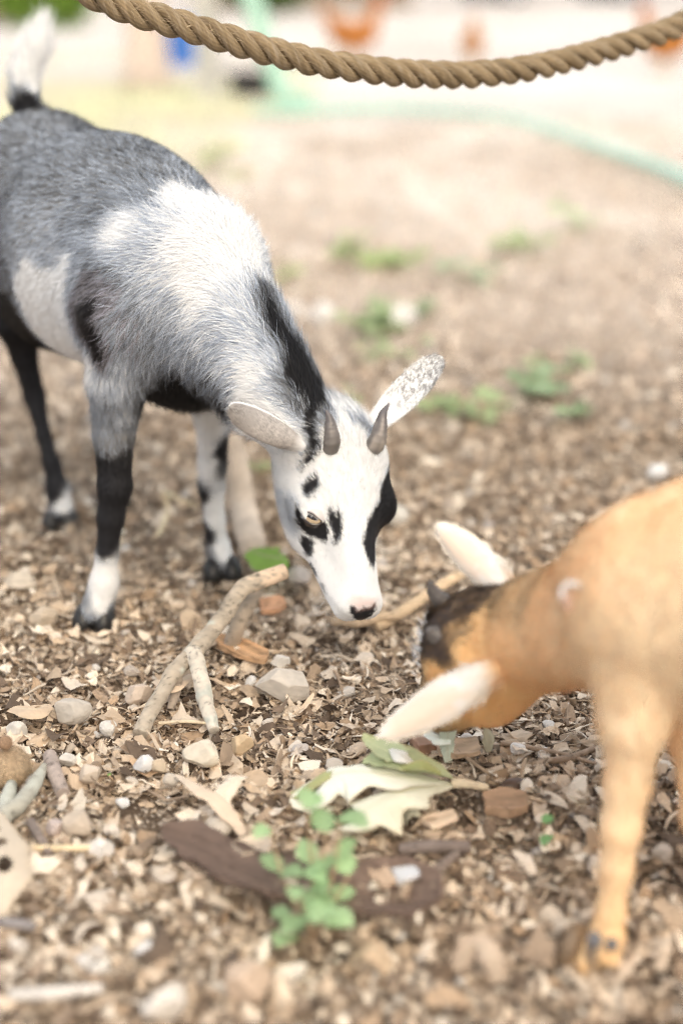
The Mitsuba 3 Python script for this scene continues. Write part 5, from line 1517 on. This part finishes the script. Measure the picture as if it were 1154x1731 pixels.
def build_hen(u, v, heading, label, color, scale=1.0, y=None):
    """a hen standing on the yard"""
    K = key_for('hen')
    tag(K, label, 'hen', 'hens on the pale yard')
    o = on(u, v)
    h = math.radians(heading)
    X, Y = np.array([math.cos(h), math.sin(h), 0]), np.array([-math.sin(h), math.cos(h), 0])
    Pt = lambda a, b, c: o + scale * (a * X + b * Y + np.array([0, 0, c]))
    b = Body(.05)
    s = scale
    b.cone((Pt(-.07, 0, .19), .085 * s), (Pt(.06, 0, .19), .080 * s), .04)
    b.cone((Pt(-.10, 0, .21), .060 * s), (Pt(-.21, 0, .33), .022 * s), .05)
    b.cone((Pt(.08, 0, .22), .055 * s), (Pt(.15, 0, .34), .030 * s), .04)
    b.cone((Pt(.15, 0, .35), .030 * s), (Pt(.165, 0, .365), .028 * s), .02)
    for sd in (-1, 1):
        b.ell(Pt(-.03, .07 * sd, .20), np.stack([X, Y, [0, 0, 1]]), np.array([.11, .025, .06]) * s, .02)
        b.cone((Pt(.0, .035 * sd, .13), .030 * s), (Pt(.0, .035 * sd, .09), .014 * s), .02)
    m = b.mesh(.008)
    t = meshkit.fbm(m.vertices * 30, 3)[:, None]
    obj('body', m, 'litter', K, True, color=np.clip(np.array(color) * (.7 + .6 * t), .02, .9))
    for sd in (-1, 1):
        foot = Pt(.0, .035 * sd, 0)
        lv, lf = tube([Pt(0, .035 * sd, .11), Pt(-.01, .035 * sd, .05), foot], [.009 * s, .007 * s, .007 * s], 10, 7)
        toes = [tube([foot + [0, 0, .006], foot + s * (.05 * math.cos(a) * X + .05 * math.sin(a) * Y) + [0, 0, .005]], [.006 * s, .003 * s], 5, 5) for a in (-.6, 0, .6, math.pi)]
        obj('leg', join([(lv, lf)] + toes), 'bark', K, True, color=(.62, .45, .20))
    cv, cf = tube([Pt(.195, 0, .362), Pt(.215, 0, .352)], [.010 * s, .002 * s], 6, 8)
    obj('beak', (cv, cf), 'bark', K, True, color=(.60, .42, .18))
    from shapely.geometry import Polygon
    comb = trimesh.creation.extrude_polygon(Polygon([(-.03, 0), (-.025, .035), (-.012, .022), (0, .042), (.012, .024), (.025, .036), (.03, 0)]), .008, engine='earcut')
    w = comb.vertices
    obj('comb', (Pt(.16, 0, .388) + s * (np.outer(w[:, 0], X) + np.outer(w[:, 2] - .004, Y) + np.outer(w[:, 1], [0, 0, 1])), comb.faces), 'bark', K, True, color=(.55, .06, .05))

def build_car(x, y, color, label, heading=0.0):
    """a parked car, nose along +x"""
    from shapely.geometry import Polygon, Point
    K = key_for('parked_car')
    tag(K, label, 'car', 'cars parked past the yard')
    h = math.radians(heading)
    R = np.array([[math.cos(h), -math.sin(h), 0], [math.sin(h), math.cos(h), 0], [0, 0, 1]])
    put = lambda v: np.asarray(v) @ R.T + [x, y, 0]
    side = Polygon([(-2.1, .32), (-2.15, .62), (-2.05, .92), (-1.75, 1.0), (-1.25, 1.42), (.35, 1.46), (1.0, 1.02), (1.85, .90), (2.12, .66), (2.12, .34)])
    for wx in (-1.32, 1.32):
        side = side.difference(Point(wx, .32).buffer(.38))
    m = trimesh.creation.extrude_polygon(side.buffer(.05).buffer(-.05), 1.66, engine='earcut')
    v = m.vertices[:, [0, 2, 1]] - [0, .83, 0]
    v = np.stack([v[:, 0], v[:, 1] * np.where(v[:, 2] > 1.05, .82, 1), v[:, 2]], 1)
    bm = trimesh.Trimesh(put(v), m.faces, process=False); bm.fix_normals()
    obj('body', bm, 'wet', K, False, color=tuple(color))
    for sd in (-1, 1):
        for pts in ([(-1.55, 1.03), (-1.18, 1.36), (-.42, 1.38), (-.42, 1.02)], [(-.34, 1.02), (-.34, 1.38), (.28, 1.39), (.82, 1.02)]):
            w = trimesh.creation.extrude_polygon(Polygon(pts), .02, engine='earcut')
            q = w.vertices[:, [0, 2, 1]].copy()
            q[:, 1] = sd * (np.where(q[:, 2] > 1.05, .82, 1) * .83 + .004 + q[:, 1] * .5)
            wm = trimesh.Trimesh(put(q), w.faces, process=False); wm.fix_normals()
            obj('window', wm, 'wet', K, False, color=(.05, .055, .06))
    for wx in (-1.32, 1.32):
        for sd in (-1, 1):
            pr = [(.0, -.10), (.20, -.10), (.29, -.09), (.32, -.06), (.32, .06), (.29, .09), (.20, .10), (0, .10)]
            wv, wf = lathe(pr, [0, 0, 0], 32)
            q = wv[:, [0, 2, 1]] + [wx, sd * .74, .32]
            wm = trimesh.Trimesh(put(q), wf, process=False); wm.fix_normals()
            k = obj('wheel', wm, 'bark', K, True, color=(.03, .03, .032))
            hv, hf = lathe([(0, -.012), (.17, -.012), (.19, 0), (.17, .012), (0, .012)], [0, 0, 0], 24)
            q = hv[:, [0, 2, 1]] + [wx, sd * .845, .32]
            wm = trimesh.Trimesh(put(q), hf, process=False); wm.fix_normals()
            obj('rim', wm, 'wet', k, True, color=(.55, .56, .58))
    for sx, cc in ((2.10, (.8, .8, .75)), (-2.11, (.5, .04, .03))):
        for sd in (-1, 1):
            m = trimesh.creation.box([.06, .36, .16])
            obj('headlight' if sx > 0 else 'tail_light', (put(m.vertices + [sx, sd * .58, .68]), m.faces), 'wet', K, False, color=cc)

def bush(name, c, rx, rz, n, green, label, category='bush', size=.05, seed=0, trunk=True, ry=None):
    K = key_for(name)
    tag(K, label, category)
    rng = np.random.default_rng(seed)
    d = unit(rng.normal(0, 1, (n, 3)))
    r = rng.uniform(.35, 1, n) ** .5
    lump = .72 + .55 * meshkit.fbm(d * 2.1 + seed, 3)
    p = np.asarray(c) + d * (r * lump)[:, None] * [rx, ry or rx, rz]
    p = p[p[:, 2] > .02]
    n = len(p)
    quad = (np.array([[-1, 0, 0], [0, -.45, .1], [1, 0, 0], [0, .45, .1]]), np.array([[0, 1, 2], [0, 2, 3]]))
    tone = np.asarray(green) * rng.uniform(.55, 1.35, (n, 1))
    v, f, cc = scatter([quad], p, rng.uniform(.6, 1.3, n) * size, rng, .9, tone)
    obj('crown', (v, f), 'green_leaf', K, True, color=cc)
    if trunk:
        base = np.array([c[0], c[1], -.01])
        tv = [tube([base, base + [dx * .4, .02, c[2] * .5], np.asarray(c) + [dx, .05, rz * .4]], [.022 * rz + .006, .015 * rz + .004, .006], 14, 8, .1, 20, seed) for dx in (-rx * .45, 0, rx * .45)]
        obj('trunk', join(tv), 'bark', K, True, color=mottled(join(tv)[0], (.22, .17, .12), 30, .4))

def build_background():
    # the hose: on the ground, then up along the post
    def hose_path():
        g = [(2100, 560), (1500, 440), (1260, 352), (1154, 297), (1080, 268), (1000, 241), (940, 218), (880, 200), (800, 190), (720, 183), (640, 180), (560, 184), (500, 188), (430, 186)]
        return [on(u, v, .028) for u, v in g]
    P = hose_path()
    v, f = tube(P, [.017] * 8, 320, 14)
    K = key_for('garden_hose')
    obj('hose', (v, f), 'wet', K, True, color=mottled(v, (.44, .69, .59), 6, .15))
    v, f = tube([P[0] + [.03, 0, 0], P[0], P[0] - [.02, .0, 0]], [.022, .022, .022], 8, 14)
    obj('coupling', (v, f), 'wet', K, True, color=(.62, .50, .22))
    tag(K, 'pale teal hose snaking over the ground beyond the kids', 'hose')
    K = key_for('green_strap')
    top, bot = at(405, -60, 6.75), on(482, 176)
    mid = (top + bot) / 2
    v, f = tube([top, mid + [.01, 0, -.02], bot + [0, 0, .02], bot + [.10, -.10, .025]], [.046, .046, .046, .04], 40, 12)
    v = v * 1
    obj('strap', (v, f), 'wet', K, True, color=(.34, .56, .45))
    tag(K, 'slanting green tube running down beside the pale post', 'tube')
    # the pale post with its block
    K = key_for('wooden_post')
    o = on(352, 160)
    obj('post', box(.105, .105, 2.3, [o[0], o[1], 1.14]), 'plank', K, False)
    obj('post_cap', box(.135, .135, .03, [o[0], o[1], 2.306]), 'plank', K, False)
    tag(K, 'square pale grey wooden post', 'post')
    K = key_for('tree_stump')
    o = on(250, 146)
    v, f = lathe([(.0, -.01), (.165, -.01), (.125, .06), (.108, .18), (.104, .36), (.108, .52), (.10, .535), (0, .54)], o, 30)
    v[:, :2] = o[:2] + (v[:, :2] - o[:2]) * (1 + .25 * (meshkit.fbm(v * 9, 3)[:, None] - .5))
    obj('trunk', (v, f), 'bark', K, True, color=mottled(v, (.64, .53, .46), 14, .35))
    tag(K, 'short pale tree stump behind the rump of the spotted kid', 'stump')
    # blue bucket
    K = key_for('bucket')
    o = on(312, 112)
    v, f = lathe([(.0, 0), (.105, 0), (.112, .02), (.132, .26), (.142, .265), (.142, .285), (.130, .285), (.108, .03), (0, .028)], o, 40)
    obj('pail', (v, f), 'wet', K, True, color=(.045, .16, .50))
    a = np.linspace(0, math.pi, 14)
    v, f = tube([o + [.142 * math.cos(t), -.02, .27 + .10 * math.sin(t)] for t in a], [.005] * 3, 24, 8)
    obj('handle', (v, f), 'wet', K, True, color=(.45, .46, .48))
    tag(K, 'blue bucket standing behind the rope', 'bucket')
    # dark trough
    K = key_for('feed_tub')
    o = on(432, 158)
    v, f = lathe([(0, 0), (.105, 0), (.118, .012), (.128, .085), (.135, .09), (.128, .10), (.118, .095), (.106, .02), (0, .018)], o, 36)
    obj('tub', (v, f), 'bark', K, True, color=(.045, .042, .042))
    tag(K, 'low black rubber tub near the foot of the pale post', 'tub')
    for dx in (-1, 1):
        v, f = tube([o + [dx * .132, -.03, .092], o + [dx * .155, 0, .10], o + [dx * .132, .03, .092]], [.008] * 3, 12, 8)
        obj('handle', (v, f), 'bark', K, True, color=(.05, .046, .046))
    build_hen(600, 112, 18, 'orange brown hen with its tail raised, beside the sag of the rope', (.40, .15, .035), 1.0)
    build_hen(797, 112, 82, 'brown hen seen end on above the lowest part of the rope', (.40, .17, .045), .75)
    build_hen(1118, 128, 200, 'rusty brown hen half hidden behind the rising end of the rope', (.38, .145, .03), .92)
    build_car(1.9, 29.5, (.72, .76, .84), 'pale silver car parked beside the dark red one', 4)
    build_car(7.0, 30.5, (.06, .07, .16), 'dark blue car parked at the far end', 2)
    build_car(4.55 - .3, 33.0, (.26, .03, .04), 'dark red car parked behind the silver one', 5)
    # fence along the yard's far left, and what grows there
    rng = np.random.default_rng(8)
    K = key_for('board_fence')
    x = -2.3
    while x < 1.0:
        w = rng.uniform(.13, .16)
        obj('board', box(w, .02, 1.5 + rng.normal(0, .02), [x + w / 2, 23 + rng.normal(0, .004), .75]), 'board', K, False)
        x += w + .012
    for z in (.4, 1.2):
        obj('rail', box(3.3, .04, .09, [-.65, 23.035, z]), 'board', K, False)
    tag(K, 'brown board fence beyond the yard', 'fence')
    bush('bush', [-3.05, 15.5, .52], .55, .60, 2600, (.30, .46, .09), 'yellow green bush by the raised tail of the spotted kid', size=.07, seed=1)
    bush('bush', [-1.05, 21.5, .5], .7, .55, 1500, (.16, .26, .07), 'dark green bush against the board fence', size=.09, seed=2)
    K = key_for('shed')
    obj('wall', box(1.5, 1.2, 1.7, [-4.15, 17.6, .85]), 'dark_board', K, False)
    rv, rf = box(1.8, 1.5, .07, [-4.15, 17.6, 1.75]); obj('roof', (rv, rf), 'board', K, False)
    obj('door', box(.62, .03, 1.4, [-4.0, 16.985, .72]), 'board', K, False)
    tag(K, 'dark little shed behind the yellow green bush', 'shed')
    # grass at the far left
    n = 9000
    y = rng.uniform(4.6, 10.5, n)
    x = rng.uniform(-.30 * y - .3, .02 * y - .25, n)
    keep = (meshkit.fbm(np.stack([x * 1.3, y * 1.0, 0 * x], 1), 3, 6) > .46) & (np.hypot(x - on(432, 158)[0], y - on(432, 158)[1] + .15) > .32)
    x, y = x[keep], y[keep]
    n = len(x)
    P = np.stack([x, y, np.full(n, -.01)], 1)
    hv, hf, hn, hc = hair(P, unit(np.tile([0, -.25, 1.0], (n, 1)) + rng.normal(0, .25, (n, 3))), rng.normal(0, 1, (n, 3)), rng.uniform(.025, .06, n), .011, np.array([.58, .58, .38]) * rng.uniform(.7, 1.35, (n, 1)), rng, 1.8, .4, 2)
    key = raw('grass', hv, hf, hn, np.clip(hc, .01, .9), 'hair')
    tag(key, 'thin yellowish grass in front of the pale yard', 'grass', kind='stuff')
    # far row of trees closing the view
    for i, xx in enumerate((-16, -10.5, -5.5, 6.5, 12, 18)):
        bush('tree', [xx, 44 + 3 * math.sin(i * 2.1), 3.6], 2.9, 3.2, 2400, (.12, .20, .06), ['dark broad tree at one end of the far row', 'rounded dark tree second in the far row', 'dark tree behind the shed and fence', 'spreading dark tree behind the red car', 'dark tree above the blue car', 'last dark tree of the far row'][i], 'tree', .28, 30 + i)

scene['mat_plank'] = {'type': 'diffuse', 'reflectance': proc(lambda p, n, uv: mix([.42, .41, .38], [.58, .57, .54], fbm(p.x * 30, p.y * 30, p.z * 3, 3)))}
scene['mat_board'] = {'type': 'diffuse', 'reflectance': proc(lambda p, n, uv: mix([.20, .15, .11], [.34, .26, .20], fbm(p.x * 12, p.y * 12, p.z * 2, 3)))}
scene['mat_dark_board'] = {'type': 'diffuse', 'reflectance': proc(lambda p, n, uv: mix([.03, .028, .03], [.07, .062, .06], fbm(p.x * 12, p.y * 12, p.z * 2, 3)))}

build_kid()
build_tan()
build_ground()
build_litter()
build_stones()
build_sticks()
build_bark()
build_leaves()
build_plants()
build_acorn()
build_rope()
build_background()
